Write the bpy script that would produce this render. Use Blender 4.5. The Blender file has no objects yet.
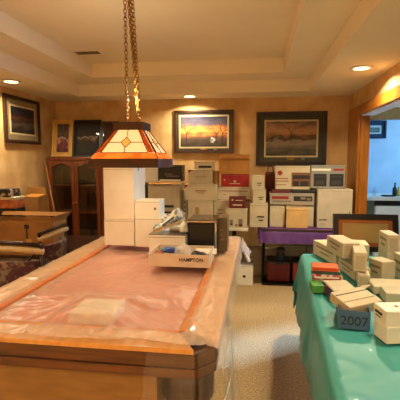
import bpy, bmesh, math, random
from mathutils import Vector, Matrix, noise
random.seed(7)
COL = bpy.context.scene.collection
R = math.radians

# ---------------------------------------------------------------- camera model (400x400 frame)
CAMH = 1.55
TH = math.atan(.1); PS = math.atan(.14*math.cos(TH))
Fv = Vector((-math.sin(PS)*math.cos(TH), math.cos(PS)*math.cos(TH), -math.sin(TH)))
Rv = Vector((math.cos(PS), math.sin(PS), 0)); Uv = Rv.cross(Fv)
EYE = Vector((0, 0, CAMH))
def ray(x, y): return Fv + Rv*((x-200)/400) + Uv*((200-y)/400)
def atY(x, y, Y): d = ray(x, y); return EYE + d*(Y/d.y)
def atZ(x, y, z): d = ray(x, y); return EYE + d*((z-CAMH)/d.z)
def atX(x, y, X): d = ray(x, y); return EYE + d*(X/d.x)
def zat(p, ypx):                      # height above point p that shows at image row ypx
    v = (200-ypx)/400; q = Vector((p.x, p.y, 0)) - Vector((0, 0, CAMH))
    # (q+z*k).U = v*(q+z*k).F
    return (v*q.dot(Fv) - q.dot(Uv)) / (Uv.z - v*Fv.z)

cam = bpy.data.objects.new('camera', bpy.data.cameras.new('camera')); COL.objects.link(cam)
cam.location = EYE; cam.rotation_euler = (R(90)-TH, 0, PS)
cam.data.sensor_width = 36; cam.data.lens = 36; cam.data.clip_start = .05
bpy.context.scene.camera = cam

# ---------------------------------------------------------------- materials
def lin(c):
    if isinstance(c, str): c = [int(c[i:i+2], 16)/255 for i in (0, 2, 4)]
    return tuple(((v/12.92) if v <= .04045 else ((v+.055)/1.055)**2.4) for v in c) + (1,)
MC = {}
def mat(name, col, rough=.6, metal=0, col2=None, scale=8, detail=4, bump=0, bscale=60, emit=None, estr=0,
        trans=0, coat=0, stretch=(1, 1, 1), contrast=(.35, .65), sheen=0):
    if name in MC: return MC[name]
    m = bpy.data.materials.new(name); m.use_nodes = True; nt = m.node_tree; n = nt.nodes; l = nt.links
    b = n['Principled BSDF']; b.inputs['Base Color'].default_value = lin(col)
    b.inputs['Roughness'].default_value = rough; b.inputs['Metallic'].default_value = metal
    b.inputs['Coat Weight'].default_value = coat; b.inputs['Sheen Weight'].default_value = sheen
    tc = n.new('ShaderNodeTexCoord'); mp = n.new('ShaderNodeMapping'); mp.inputs['Scale'].default_value = stretch
    l.new(tc.outputs['Object'], mp.inputs['Vector'])
    ns = n.new('ShaderNodeTexNoise'); ns.inputs['Scale'].default_value = scale; ns.inputs['Detail'].default_value = detail
    l.new(mp.outputs[0], ns.inputs['Vector'])
    r = n.new('ShaderNodeValToRGB'); r.color_ramp.elements[0].position = contrast[0]; r.color_ramp.elements[1].position = contrast[1]
    c1 = lin(col); c2 = lin(col2) if col2 else tuple(v*.86 for v in c1[:3])+(1,)
    r.color_ramp.elements[0].color = c1; r.color_ramp.elements[1].color = c2
    l.new(ns.outputs['Fac'], r.inputs[0]); l.new(r.outputs[0], b.inputs['Base Color'])
    if bump:
        n2 = n.new('ShaderNodeTexNoise'); n2.inputs['Scale'].default_value = bscale; n2.inputs['Detail'].default_value = 3
        l.new(mp.outputs[0], n2.inputs['Vector'])
        bp = n.new('ShaderNodeBump'); bp.inputs['Strength'].default_value = bump; bp.inputs['Distance'].default_value = .01
        l.new(n2.outputs['Fac'], bp.inputs['Height']); l.new(bp.outputs[0], b.inputs['Normal'])
    if estr:
        b.inputs['Emission Color'].default_value = lin(emit); b.inputs['Emission Strength'].default_value = estr
    if trans: b.inputs['Transmission Weight'].default_value = trans
    MC[name] = m; return m
def sheer(name, col, fac, rough=.2):                 # thin plastic: clear film with a milky glossy share
    m = bpy.data.materials.new(name); m.use_nodes = True; nt = m.node_tree; n = nt.nodes; l = nt.links
    b = n['Principled BSDF']; b.inputs['Base Color'].default_value = lin(col); b.inputs['Roughness'].default_value = rough
    t = n.new('ShaderNodeBsdfTransparent'); mx = n.new('ShaderNodeMixShader')
    lw = n.new('ShaderNodeLayerWeight'); lw.inputs['Blend'].default_value = .35
    ma = n.new('ShaderNodeMath'); ma.operation = 'MULTIPLY_ADD'; ma.inputs[1].default_value = .22; ma.inputs[2].default_value = fac
    ma.use_clamp = True
    l.new(lw.outputs['Facing'], ma.inputs[0]); l.new(ma.outputs[0], mx.inputs[0])
    l.new(t.outputs[0], mx.inputs[1]); l.new(b.outputs[0], mx.inputs[2]); l.new(mx.outputs[0], n['Material Output'].inputs['Surface'])
    return m
def picture(name, stops, scale=4, mixn=.35, rough=.65, stretch=(1, 1, 1), axis='Z'):   # banded painting
    m = bpy.data.materials.new(name); m.use_nodes = True; nt = m.node_tree; n = nt.nodes; l = nt.links
    b = n['Principled BSDF']; b.inputs['Roughness'].default_value = rough
    tc = n.new('ShaderNodeTexCoord'); sp = n.new('ShaderNodeSeparateXYZ'); l.new(tc.outputs['Generated'], sp.inputs[0])
    mp = n.new('ShaderNodeMapping'); mp.inputs['Scale'].default_value = stretch; l.new(tc.outputs['Generated'], mp.inputs['Vector'])
    ns = n.new('ShaderNodeTexNoise'); ns.inputs['Scale'].default_value = scale; ns.inputs['Detail'].default_value = 6
    l.new(mp.outputs[0], ns.inputs['Vector'])
    a = n.new('ShaderNodeMath'); a.operation = 'MULTIPLY_ADD'; a.inputs[1].default_value = mixn*2; a.inputs[2].default_value = -mixn
    l.new(ns.outputs['Fac'], a.inputs[0])
    s = n.new('ShaderNodeMath'); s.operation = 'ADD'; l.new(a.outputs[0], s.inputs[0]); l.new(sp.outputs[axis], s.inputs[1])
    r = n.new('ShaderNodeValToRGB'); cr = r.color_ramp
    while len(cr.elements) < len(stops): cr.elements.new(.5)
    for e, (p, c) in zip(cr.elements, stops): e.position = p; e.color = lin(c)
    l.new(s.outputs[0], r.inputs[0]); l.new(r.outputs[0], b.inputs['Base Color'])
    return m

M_wall = mat('plaster_wall', 'd4b07c', .85, col2='bb9158', scale=5, detail=8, contrast=(.3, .7), bump=.25, bscale=25)
M_ceil = mat('ceiling_paint', 'ebdcbe', .9, col2='e6d6b6', scale=2)
M_carpet = mat('carpet_pile', 'cdac7c', .98, col2='967648', scale=90, detail=6, bump=.35, bscale=140, contrast=(.38, .62))
M_oak = mat('oak_trim', 'a8661f', .35, col2='8a4f16', scale=3, stretch=(14, 14, 1.2), coat=.3)
M_oakh = mat('oak_trim_long', 'b06a22', .35, col2='8a4f16', scale=3, stretch=(14, 1.2, 14), coat=.3)
M_white = mat('white_paint', 'e8e4dc', .5)
M_owall = mat('other_room_paint', 'c9d4dc', .8, col2='bcc8d2', scale=3)
M_carton = mat('cream_carton', 'cabb9c', .7, col2='bfae8c', scale=7)
M_cartonw = mat('white_carton', 'efe7d6', .6, col2='e6dcc6', scale=5)
M_cartong = mat('grey_beige_carton', 'b9a98a', .75, col2='ab9a7a', scale=6)
M_kraft = mat('kraft_cardboard', 'c08840', .8, col2='b27a36', scale=5)
M_kraft2 = mat('brown_cardboard', '9a6a30', .85, col2='8a5c28', scale=5)
M_tape = mat('packing_tape', 'b08c50', .3)
M_ink = mat('dark_ink', '2b2420', .7)
M_inkr = mat('red_ink', '9c2a22', .7)
M_inkb = mat('blue_ink', '34408c', .7)
M_inkg = mat('grey_ink', '85765f', .7)
M_red = mat('red_carton', 'a3131a', .5, col2='8e0f16', scale=6)
M_maroon = mat('maroon_print', '64121a', .5)
M_black = mat('black_plastic', '120f0d', .5, col2='1c1814')
M_blackm = mat('black_metal', '1b1512', .35, metal=.6)
M_chrome = mat('chrome', 'c8c4bc', .18, metal=1)
M_brass = mat('aged_brass', 'b98b3c', .3, metal=1, col2='8a6226', scale=30)
M_walnut = mat('dark_walnut', '3a1f12', .35, col2='2a150c', scale=6, stretch=(1, 1, 6))
M_cherry = mat('cherry_wood', '74381a', .3, col2='5a2812', scale=4, stretch=(8, 8, 1), coat=.4)
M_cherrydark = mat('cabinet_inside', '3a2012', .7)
M_honey = mat('honey_rail_wood', 'dca050', .35, col2='cc9044', scale=4, stretch=(6, 1, 6), coat=.4)
M_rust = mat('rail_cushion_cloth', 'cc7038', .8, col2='c8884a', scale=9)
M_felt = mat('red_felt', 'c8463e', .95, col2='bc3e38', scale=60)
M_apron = mat('table_apron_wood', '6a3c1a', .3, col2='4a2810', scale=3, stretch=(1.2, 12, 14), coat=.3)
M_panel = mat('plain_wood_panel', '8c6634', .55, col2='7e5a2a', scale=3, stretch=(2, 8, 9))
M_film = sheer('plastic_film', 'f6d8bc', .34, .28)
M_filmd = sheer('hanging_plastic_film', 'e8dcc8', .05, .2)
M_teal = mat('turquoise_plastic_cloth', '459c98', .45, col2='399690', scale=3, coat=.1)
M_purple = mat('purple_cloth', '62347a', .5, col2='562c6a', scale=4)
M_glassd = mat('tinted_door_glass', '0e0c0a', .06)
M_tabletop = mat('white_laminate', 'e6dac4', .4)

def glass(name, a=.25):
    m = bpy.data.materials.new(name); m.use_nodes = True; n = m.node_tree.nodes; l = m.node_tree.links
    g = n.new('ShaderNodeBsdfGlossy'); g.inputs['Roughness'].default_value = .03
    t = n.new('ShaderNodeBsdfTransparent'); t.inputs['Color'].default_value = (.75, .75, .7, 1)
    t.inputs['Color'].default_value = (.92, .92, .9, 1)
    mx = n.new('ShaderNodeMixShader'); mx.inputs[0].default_value = a
    l.new(t.outputs[0], mx.inputs[1]); l.new(g.outputs[0], mx.inputs[2])
    l.new(mx.outputs[0], n['Material Output'].inputs['Surface']); return m
M_glassdoor = glass('cabinet_pane', .12)
M_glass = glass('clear_pane', .012)

# ---------------------------------------------------------------- mesh building
class MB:
    def __init__(s): s.bm = bmesh.new()
    def box(s, c, d, rz=0, bev=0, rx=0, ry=0):
        mtx = Matrix.Translation(c) @ Matrix.Rotation(rz, 4, 'Z') @ Matrix.Rotation(rx, 4, 'X') @ Matrix.Rotation(ry, 4, 'Y') @ Matrix.Diagonal((d[0], d[1], d[2], 1))
        r = bmesh.ops.create_cube(s.bm, size=1, matrix=mtx)
        if bev:
            es = list({e for v in r['verts'] for e in v.link_edges})
            bmesh.ops.bevel(s.bm, geom=es, offset=bev, segments=2, affect='EDGES', profile=.6)
        return s
    def ab(s, a, b, bev=0):                     # box from min corner to max corner
        a = Vector(a); b = Vector(b); return s.box((a+b)/2, [abs(v) for v in (b-a)], bev=bev)
    def prism(s, pts, vec):                     # polygon pts (3D, planar) extruded by vec
        vec = Vector(vec); v0 = [s.bm.verts.new(p) for p in pts]; v1 = [s.bm.verts.new(Vector(p)+vec) for p in pts]
        n = len(pts); s.bm.faces.new(v0[::-1]); s.bm.faces.new(v1)
        for i in range(n): s.bm.faces.new((v0[i], v0[(i+1) % n], v1[(i+1) % n], v1[i]))
        return s
    def tube(s, pts, r, n=8, closed=False):
        pts = [Vector(p) for p in pts]; rings = []; N = len(pts)
        up = Vector((0, 0, 1))
        for i, p in enumerate(pts):
            a = pts[(i-1) % N] if (closed or i) else p; b = pts[(i+1) % N] if (closed or i < N-1) else p
            t = (b-a).normalized(); x = t.cross(up)
            if x.length < .05: x = t.cross(Vector((1, 0, 0)))
            x.normalize(); y = t.cross(x); rr = r[i] if isinstance(r, (list, tuple)) else r
            rings.append([s.bm.verts.new(p + x*math.cos(k*2*math.pi/n)*rr + y*math.sin(k*2*math.pi/n)*rr) for k in range(n)])
        for i in range(N if closed else N-1):
            A = rings[i]; B = rings[(i+1) % N]
            for k in range(n): s.bm.faces.new((A[k], A[(k+1) % n], B[(k+1) % n], B[k]))
        if not closed: s.bm.faces.new(rings[0][::-1]); s.bm.faces.new(rings[-1])
        return s
    def lathe(s, c, prof, n=20, cap=True):                # prof: (r, z)
        c = Vector(c); rings = [[s.bm.verts.new(c+Vector((r*math.cos(k*2*math.pi/n), r*math.sin(k*2*math.pi/n), z))) for k in range(n)] for r, z in prof]
        for A, B in zip(rings, rings[1:]):
            for k in range(n): s.bm.faces.new((A[k], A[(k+1) % n], B[(k+1) % n], B[k]))
        if cap: s.bm.faces.new(rings[0][::-1]); s.bm.faces.new(rings[-1])
        return s
    def build(s, name, m, parent=None, smooth=False, loc=None, rz=0):
        bmesh.ops.recalc_face_normals(s.bm, faces=s.bm.faces)
        me = bpy.data.meshes.new(name); s.bm.to_mesh(me); s.bm.free()
        if smooth: me.polygons.foreach_set('use_smooth', [True]*len(me.polygons))
        for mm in (m if isinstance(m, (list, tuple)) else [m]): me.materials.append(mm)
        o = bpy.data.objects.new(name, me); COL.objects.link(o)
        if loc is not None: o.location = loc; o.rotation_euler.z = rz
        if parent: o.parent = parent
        return o
def tag(o, label, cat, group=None):
    o['label'] = label; o['category'] = cat
    if group: o['group'] = group
    return o
def empty(name, loc, rz=0, label=None, cat=None, group=None, rx=0):
    o = bpy.data.objects.new(name, None); COL.objects.link(o); o.location = loc; o.rotation_euler = (rx, 0, rz); o.empty_display_size = .1
    if label: tag(o, label, cat, group)
    return o
def struct(name, mb, m): o = mb.build(name, m); o['kind'] = 'structure'; return o
def text(s, name, size, m, parent, loc, rot, depth=.001, bold=False):
    cu = bpy.data.curves.new(name, 'FONT'); cu.body = s; cu.size = size; cu.extrude = depth; cu.align_x = 'CENTER'; cu.align_y = 'CENTER'
    if bold: cu.offset = size*.02
    t = bpy.data.objects.new(name+'_curve', cu); COL.objects.link(t); bpy.context.view_layer.update()
    me = bpy.data.meshes.new_from_object(t.evaluated_get(bpy.context.evaluated_depsgraph_get()))
    bpy.data.objects.remove(t); me.materials.clear(); me.materials.append(m)
    o = bpy.data.objects.new(name, me); COL.objects.link(o); o.parent = parent; o.location = loc; o.rotation_euler = rot; return o

# ---------------------------------------------------------------- room shell
XL, XR, YB, YF = -2.85, 1.2, 5.5, -2.6
ZS, ZL, ZT = 2.38, 2.53, 2.69
TX0, TX1, TY1, TY0 = -2.30, .63, 5.08, -1.9
LX0, LX1, LY1, LY0 = -1.95, .29, 4.68, -1.5
X2, Y2, = 4.6, 7.4                         # the neighbouring room
OY0, OY1, OZ = 1.2, 4.93, 2.07               # opening in the right wall
struct('floor', MB().ab((XL-.1, YF-.1, -.06), (X2+.1, Y2+.1, 0)), M_carpet)
struct('wall_back', MB().ab((XL-.1, YB, 0), (XR+.17, YB+.12, ZT+.1)), M_wall)
struct('wall_left', MB().ab((XL-.12, YF, 0), (XL, YB, ZT+.1)), M_wall)
struct('wall_front', MB().ab((XL-.12, YF-.12, 0), (X2+.1, YF, ZT+.1)), M_wall)
w = MB(); w.ab((XR, OY1, 0), (XR+.10, YB, ZT+.1)); w.ab((XR, OY0, OZ), (XR+.10, OY1, ZT+.1)); w.ab((XR, YF, 0), (XR+.10, OY0, ZT+.1))
struct('wall_right', w, M_wall)
c = MB()
c.ab((XL, TY1, ZS), (XR, YB, ZT+.05)); c.ab((XL, YF, ZS), (XR, TY0, ZT+.05))
c.ab((XL, TY0, ZS), (TX0, TY1, ZT+.05)); c.ab((TX1, TY0, ZS), (XR, TY1, ZT+.05))
c.ab((TX0, LY1, ZL), (TX1, TY1, ZT+.05)); c.ab((TX0, TY0, ZL), (TX1, LY0, ZT+.05))
c.ab((TX0, LY0, ZL), (LX0, LY1, ZT+.05)); c.ab((LX1, LY0, ZL), (TX1, LY1, ZT+.05))
c.ab((LX0-.02, LY0-.02, ZT), (LX1+.02, LY1+.02, ZT+.1))
struct('ceiling', c, M_ceil)
# baseboards
struct('baseboard_back', MB().ab((XL+.016, YB-.015, 0), (XR-.026, YB, .09)), M_oakh)
struct('baseboard_left', MB().ab((XL, YF, 0), (XL+.015, YB, .09)), M_oakh)
# opening casing
struct('trim_1', MB().ab((XR-.025, OY1-.005, 0), (XR, OY1+.52, OZ+.11), .006), M_oak)
struct('trim_2', MB().ab((XR-.025, OY0-.1, OZ), (XR, OY1-.005, OZ+.11), .006), M_oakh)
struct('trim_3', MB().ab((XR, OY1-.022, 0), (XR+.10, OY1, OZ)), M_oak)
struct('trim_4', MB().ab((XR+.0, OY0, OZ-.012), (XR+.13, OY1-.03, OZ)), M_white)
struct('trim_5', MB().ab((XR-.02, OY0-.1, 0), (XR+.17, OY0, OZ)), M_oak)
# neighbouring room
struct('wall_far_room', MB().ab((XR+.17, Y2, 0), (X2, Y2+.1, 2.5)), M_owall)
struct('wall_side_room', MB().ab((XR, YB+.12, 0), (XR+.17, Y2, 2.5)), M_owall)
w = MB(); w.ab((X2, YF, 0), (X2+.1, 5.25, 2.6)); w.ab((X2, 6.95, 0), (X2+.1, Y2+.1, 2.6)); w.ab((X2, 5.25, 0), (X2+.1, 6.95, .7)); w.ab((X2, 5.25, 2.2), (X2+.1, 6.95, 2.6))
struct('wall_window_side', w, M_owall)
struct('ceiling_side_room', MB().ab((XR+.17, YF, 2.45), (X2+.1, Y2+.1, 2.55)), M_ceil)
struct('trim_6', MB().ab((XR+.17, Y2-.03, 2.24), (X2, Y2, 2.45)), M_oakh)
w = MB(); w.ab((X2+.02, 5.25, .7), (X2+.08, 5.32, 2.2)); w.ab((X2+.02, 6.88, .7), (X2+.08, 6.95, 2.2)); w.ab((X2+.02, 6.26, .7), (X2+.08, 6.33, 2.2)); w.ab((X2+.04, 5.32, .76), (X2+.05, 6.26, 2.14))  # thin panel closing one half is added out of view to narrow the sun strip
w.ab((X2+.02, 5.32, .7), (X2+.08, 6.88, .76)); w.ab((X2+.02, 5.32, 2.14), (X2+.08, 6.88, 2.2))
struct('window_1', w, M_white)

# ---------------------------------------------------------------- lights
def area(name, loc, size, power, col, rot=(0, 0, 0), shape='DISK', spread=180, sy=None):
    l = bpy.data.lights.new(name, 'AREA'); l.shape = shape; l.size = size; l.energy = power; l.color = col; l.spread = R(spread)
    if sy: l.size_y = sy
    o = bpy.data.objects.new(name, l); COL.objects.link(o); o.location = loc; o.rotation_euler = rot; return o
WARM = (1, .86, .58)
M_lamp = mat('downlight_lens', 'fff2d0', .5, emit='ffdf9a', estr=9)
def downlight(x, y, lab, p=19):
    e = empty('recessed_downlight', (x, y, ZS), 0, lab, 'ceiling light', 'recessed ceiling downlights')
    MB().lathe((0, 0, 0), [(.068, -.001), (.105, -.001), (.108, -.006), (.07, -.01), (.068, -.001)], 28, False).build('trim_ring', M_white, e)
    MB().lathe((0, 0, 0), [(.066, -.001), (.066, -.006), (.03, -.009)], 24).build('lens', M_lamp, e)
    area('downlight_light', (x, y, ZS-.02), .12, p, WARM, spread=150)
downlight(-2.58, 4.02, 'recessed round ceiling light in the soffit over the left wall picture')
downlight(-.87, 5.25, 'recessed round ceiling light in the soffit close to the back wall')
downlight(.93, 3.88, 'recessed round ceiling light in the soffit above the right opening', 34)
for x, y, e_ in ((-2.58, 1.6, 18), (.93, 1.9, 16), (-2.58, -.6, 28), (.93, -.4, 28), (-.9, -2.1, 38), (-2.0, -2.1, 34), (.2, -2.1, 34)):
    area('downlight_light', (x, y, ZS-.02), .3, e_, WARM, spread=150)
area('daylight_window', (X2-.03, 6.1, 1.45), 1.4, 150, (.20, .52, 1), (0, R(90), 0), 'RECTANGLE', 180, 1.6)
sl_ = bpy.data.lights.new('low_sun', 'SUN'); sl_.energy = 16; sl_.color = (.34, .6, 1); sl_.angle = R(3)
so_ = bpy.data.objects.new('low_sun', sl_); COL.objects.link(so_); so_.rotation_euler = Vector((-4.6, -3.3, -1.5)).to_track_quat('-Z', 'Y').to_euler()
wd = bpy.data.worlds.new('world'); bpy.context.scene.world = wd; wd.use_nodes = True
wd.node_tree.nodes['Background'].inputs[0].default_value = (.35, .6, 1, 1); wd.node_tree.nodes['Background'].inputs[1].default_value = .3

# ceiling vent
v = empty('ceiling_vent', (-1.78, 4.17, ZT), 0, 'small rectangular ceiling vent in the raised tray ceiling', 'vent')
MB().box((0, 0, -.004), (.30, .12, .008)).build('frame', M_ceil, v)
g = MB()
for i in range(6): g.box((0, -.04+i*.016, -.011), (.25, .007, .006))
g.build('grille', mat('vent_grille', '6b5a44', .6), v)

# ---------------------------------------------------------------- pool table
PX0, PX1, PY0, PY1, PZ = -1.47, -.145, 1.50, 3.86, .80
pt = empty('pool_table', ((PX0+PX1)/2, (PY0+PY1)/2, 0), 0, 'large pool table with red felt and honey wood rails under clear plastic', 'pool table')
def P(mb, name, m, par=pt, sm=False):
    o = mb.build(name, m, None, sm); o.parent = par; o.matrix_parent_inverse = Matrix.Translation(par.location).inverted() if par.type == 'EMPTY' else Matrix.Identity(4); return o
RW = .13
b = MB().ab((PX0+RW, PY0+RW, PZ-.07), (PX1-RW, PY1-RW, PZ-.04)); P(b, 'felt_bed', M_felt)
cc = .09                                  # cut corners
def rail(pts): return MB().prism([(x, y, PZ-.02) for x, y in pts], (0, 0, .02))
rails = [[(PX0, PY0+cc), (PX0+RW, PY0+RW+.03), (PX0+RW, PY1-RW-.03), (PX0, PY1-cc)],
         [(PX1, PY0+cc), (PX1, PY1-cc), (PX1-RW, PY1-RW-.03), (PX1-RW, PY0+RW+.03)],
         [(PX0+cc, PY0), (PX1-cc, PY0), (PX1-RW-.03, PY0+RW), (PX0+RW+.03, PY0+RW)],
         [(PX0+cc, PY1), (PX0+RW+.03, PY1-RW), (PX1-RW-.03, PY1-RW), (PX1-cc, PY1)]]
for r_ in rails: P(rail(r_), 'rail', M_honey)
cw = .055
for a, b_ in (((PX0+RW, PY0+RW+.05), (PX0+RW+cw, PY1-RW-.05)), ((PX1-RW-cw, PY0+RW+.05), (PX1-RW, PY1-RW-.05)),
              ((PX0+RW+.05, PY0+RW), (PX1-RW-.05, PY0+RW+cw)), ((PX0+RW+.05, PY1-RW-cw), (PX1-RW-.05, PY1-RW))):
    P(MB().ab((a[0], a[1], PZ-.04), (b_[0], b_[1], PZ-.004), .008), 'cushion', M_rust)
# moulded apron, three steps
ap = MB()
for z0, z1, o in ((PZ-.052, PZ-.021, .004), (PZ-.088, PZ-.054, .020), (PZ-.128, PZ-.090, .008)):
    def octo(o, c): return [(PX0+c, PY0+o), (PX1-c, PY0+o), (PX1-o, PY0+c), (PX1-o, PY1-c), (PX1-c, PY1-o), (PX0+c, PY1-o), (PX0+o, PY1-c), (PX0+o, PY0+c)]
    A_, B_ = octo(o, cc), octo(.10, .16)
    for k in range(8):
        k2 = (k+1) % 8; ap.prism([(*A_[k], z0), (*A_[k2], z0), (*B_[k2], z0), (*B_[k], z0)], (0, 0, z1-z0))
P(ap, 'apron', M_apron)
P(MB().ab((PX0+.06, PY0+.04, .22), (-.395, PY0+.5, PZ-.130), .004), 'end_panel', M_panel)
P(MB().ab((PX0+.25, PY0+.52, .25), (PX1-.22, PY1-.25, PZ-.130)), 'body', M_walnut)
for x in (PX0+.16, PX1-.14):
    for y in (PY0+.18, PY1-.2):
        P(MB().lathe((x, y, 0), [(.07, 0), (.075, .04), (.05, .08), (.045, .2), (.07, .24)] if x < -.5 and y < 2 else [(.07, 0), (.075, .04), (.05, .08), (.045, .3), (.07, .45), (.115, .52), (.115, PZ-.131)], 16), 'leg', M_walnut, sm=True)
for x, y in ((PX0+.1, PY0+.1), (PX1-.1, PY0+.1), (PX0+.1, PY1-.1), (PX1-.1, PY1-.1)):
    P(MB().lathe((x, y, PZ-.09), [(.03, -.05), (.045, -.03), (.045, .03), (.045, .078)], 16), 'pocket', M_black, sm=True)

# ---------------------------------------------------------------- draped sheets
def smooth(a, b, x): t = min(1, max(0, (x-a)/(b-a))); return t*t*(3-2*t)
def drape(x0, x1, y0, y1, z, ov, top, fold=.035, fq=7, step=.03, seed=0, flare=.12, wr=.0, off=.006, floor=.012, skew=None):
    """sheet over a rectangle; ov = overhang at left, right, near, far; top(x,y) = extra height on the top"""
    L, Rt, N, Fa = ov; bm = bmesh.new(); nx = max(2, int((x1-x0+L+Rt)/step)); ny = max(2, int((y1-y0+N+Fa)/step)); g = []
    for i in range(nx+1):
        row = []
        for j in range(ny+1):
            u = x0-L+(x1-x0+L+Rt)*i/nx; v = y0-N+(y1-y0+N+Fa)*j/ny
            cx = min(x1, max(x0, u)); cy = min(y1, max(y0, v)); du, dv = u-cx, v-cy; d = math.hypot(du, dv)
            if d < 1e-6:
                p = Vector((u, v, z+top(u, v)+wr*noise.noise(Vector((u*9, v*9, seed)))))
            else:
                n = Vector((du/d, dv/d, 0)); s = (u if abs(dv) > abs(du) else v)
                if abs(du) > .01 and abs(dv) > .01: s = math.atan2(dv, du)*.4
                w = noise.noise(Vector((s*fq+seed, d*1.2, seed)))+.5*noise.noise(Vector((s*fq*2.7+seed, d*2, 3+seed)))
                out = off + min(d, .05)*.25 + flare*d + fold*min(1, d*5)*(w+.3)
                p = Vector((cx, cy, z+top(cx, cy)*(1-smooth(0, .05, d)) - d)) + n*max(off, out)
                if p.z < floor: q = floor-p.z; p.z = floor+.01*abs(w); p += n*q*.7
            if skew: p = skew(p)
            row.append(bm.verts.new(p))
        g.append(row)
    for i in range(nx):
        for j in range(ny): bm.faces.new((g[i][j], g[i+1][j], g[i+1][j+1], g[i][j+1]))
    o = MB(); o.bm.free(); o.bm = bm; return o

_c = [atZ(x_, y_, .86) for x_, y_ in ((70, 304), (82, 289), (129, 289), (113, 305))]
BX, BY = ((_c[0].x+_c[1].x)/2, (_c[2].x+_c[3].x)/2), (_c[0].y, _c[1].y)      # flat box lying under the film
def filmtop(x, y):
    h = 0
    inx = min(smooth(PX0+RW-.01, PX0+RW+.06, x), 1-smooth(PX1-RW-.06, PX1-RW+.01, x)); iny = min(smooth(PY0+RW-.01, PY0+RW+.06, y), 1-smooth(PY1-RW-.06, PY1-RW+.01, y))
    h -= .03*min(inx, iny)
    dx = max(BX[0]-x, x-BX[1], 0); dy = max(BY[0]-y, y-BY[1], 0); d = math.hypot(dx, dy*1.2)
    a = math.atan2(y-2, x+.88); t = max(0, 1-d/(.20+.06*math.sin(a*7)))
    rg = lambda v, k=5: (1-abs(math.sin(v)))**k
    fade = smooth(0, .05, d)*max(0, 1-d/.42)
    h = max(h, -.03+.052*t**1.35 if d > 0 else .022)
    h += fade*(.020*rg(a*4+.6)+.011*rg(a*9+1.3))
    q = math.hypot(x-PX1, y-PY0); a2 = math.atan2(y-PY0, x-PX1)
    h += math.exp(-q*2.6)*smooth(.04, .2, q)*(.030*rg(a2*9+.5)+.016*rg(a2*21+q*3))
    q3 = math.hypot(x-PX0, y-PY0-.3); a3 = math.atan2(y-PY0-.3, x-PX0); h += math.exp(-q3*3)*smooth(.04, .2, q3)*.016*rg(a3*11)
    h += .008*rg(noise.noise(Vector((x*1.7, y*1.3, 4)))*9+x*2, 8)
    n = noise.noise(Vector((x*5, y*2.5, 1))); h += .005*(1-abs(n)*3)*(.2 if d == 0 else 1)*.6
    h += 0.003*noise.noise(Vector((x*22, y*14, 5)))
    if y < PY0+.12: h += .006*abs(noise.noise(Vector((x*34, y*8, 9))))*2
    return max(h, -.034)
fm = drape(PX0, PX1, PY0+.015, PY1, PZ+.008, (.10, .12, 0, .12), filmtop, fold=.02, step=.0125, seed=2, flare=.05)
film = fm.build('plastic_sheet', M_film, None, True); tag(film, 'clear wrinkled plastic sheet spread over the pool table', 'plastic sheet')
# the film bunches up and hangs to the floor at the near right corner
def hang(p0, p1, ztop, zbot, n=46, m=26, amp=.03, seed=0, spread=.2, taper=0):
    bm = bmesh.new(); g = []; p0 = Vector(p0); p1 = Vector(p1); d = (p1-p0); nn = Vector((d.y, -d.x, 0)).normalized()
    for i in range(n+1):
        row = []
        for j in range(m+1):
            s = i/n; t = j/m; w = noise.noise(Vector((s*9, t*1.3, seed)))+.5*noise.noise(Vector((s*23, t*2, seed+4)))
            c = p0+d*s + (p0+d*s-(p0+p1)/2)*spread*t*.6
            p = Vector((c.x, c.y, ztop+(zbot-ztop)*t*(1-taper*(1-smooth(0, .75, s)))*(1+.08*noise.noise(Vector((s*6, 0, seed)))*(1 if taper else 0)))) + nn*(.012+amp*t**.6*(w+.55) + .10*t*t*spread*2)
            row.append(bm.verts.new(p))
        g.append(row)
    for i in range(n):
        for j in range(m): bm.faces.new((g[i][j], g[i+1][j], g[i+1][j+1], g[i][j+1]))
    o = MB(); o.bm.free(); o.bm = bm; return o
h1 = hang((-.42, PY0-.012, 0), (PX1-cc+.01, PY0-.012, 0), PZ-.01, .06, amp=.055, seed=3, spread=.15, taper=.75); o1 = h1.build('hanging_fold', M_filmd, film, True)
h2 = hang((PX1-cc+.01, PY0-.012, 0), (PX1+.012, PY0+.10, 0), PZ-.005, .02, n=30, amp=.05, seed=8, spread=.5); h2.build('hanging_fold', M_filmd, film, True)
h3 = hang((PX1+.012, PY0+.10, 0), (PX1+.014, PY0+.62, 0), PZ-.10, .20, amp=.03, seed=12, spread=.1); h3.build('hanging_fold', M_filmd, film, True)
h4 = hang((PX1+.012, PY1-.30, 0), (PX1+.012, PY1+.05, 0), PZ+.0, .64, n=30, amp=.04, seed=17, spread=.25); h4.build('hanging_fold', M_film, film, True)
fb = MB().ab((BX[0]+.005, BY[0]+.005, PZ-.038), (BX[1]-.005, BY[1]-.005, PZ+.014), .003).build('flat_box', M_cartonw)
tag(fb, 'flat white box lying under the plastic sheet on the pool table', 'box')

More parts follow.
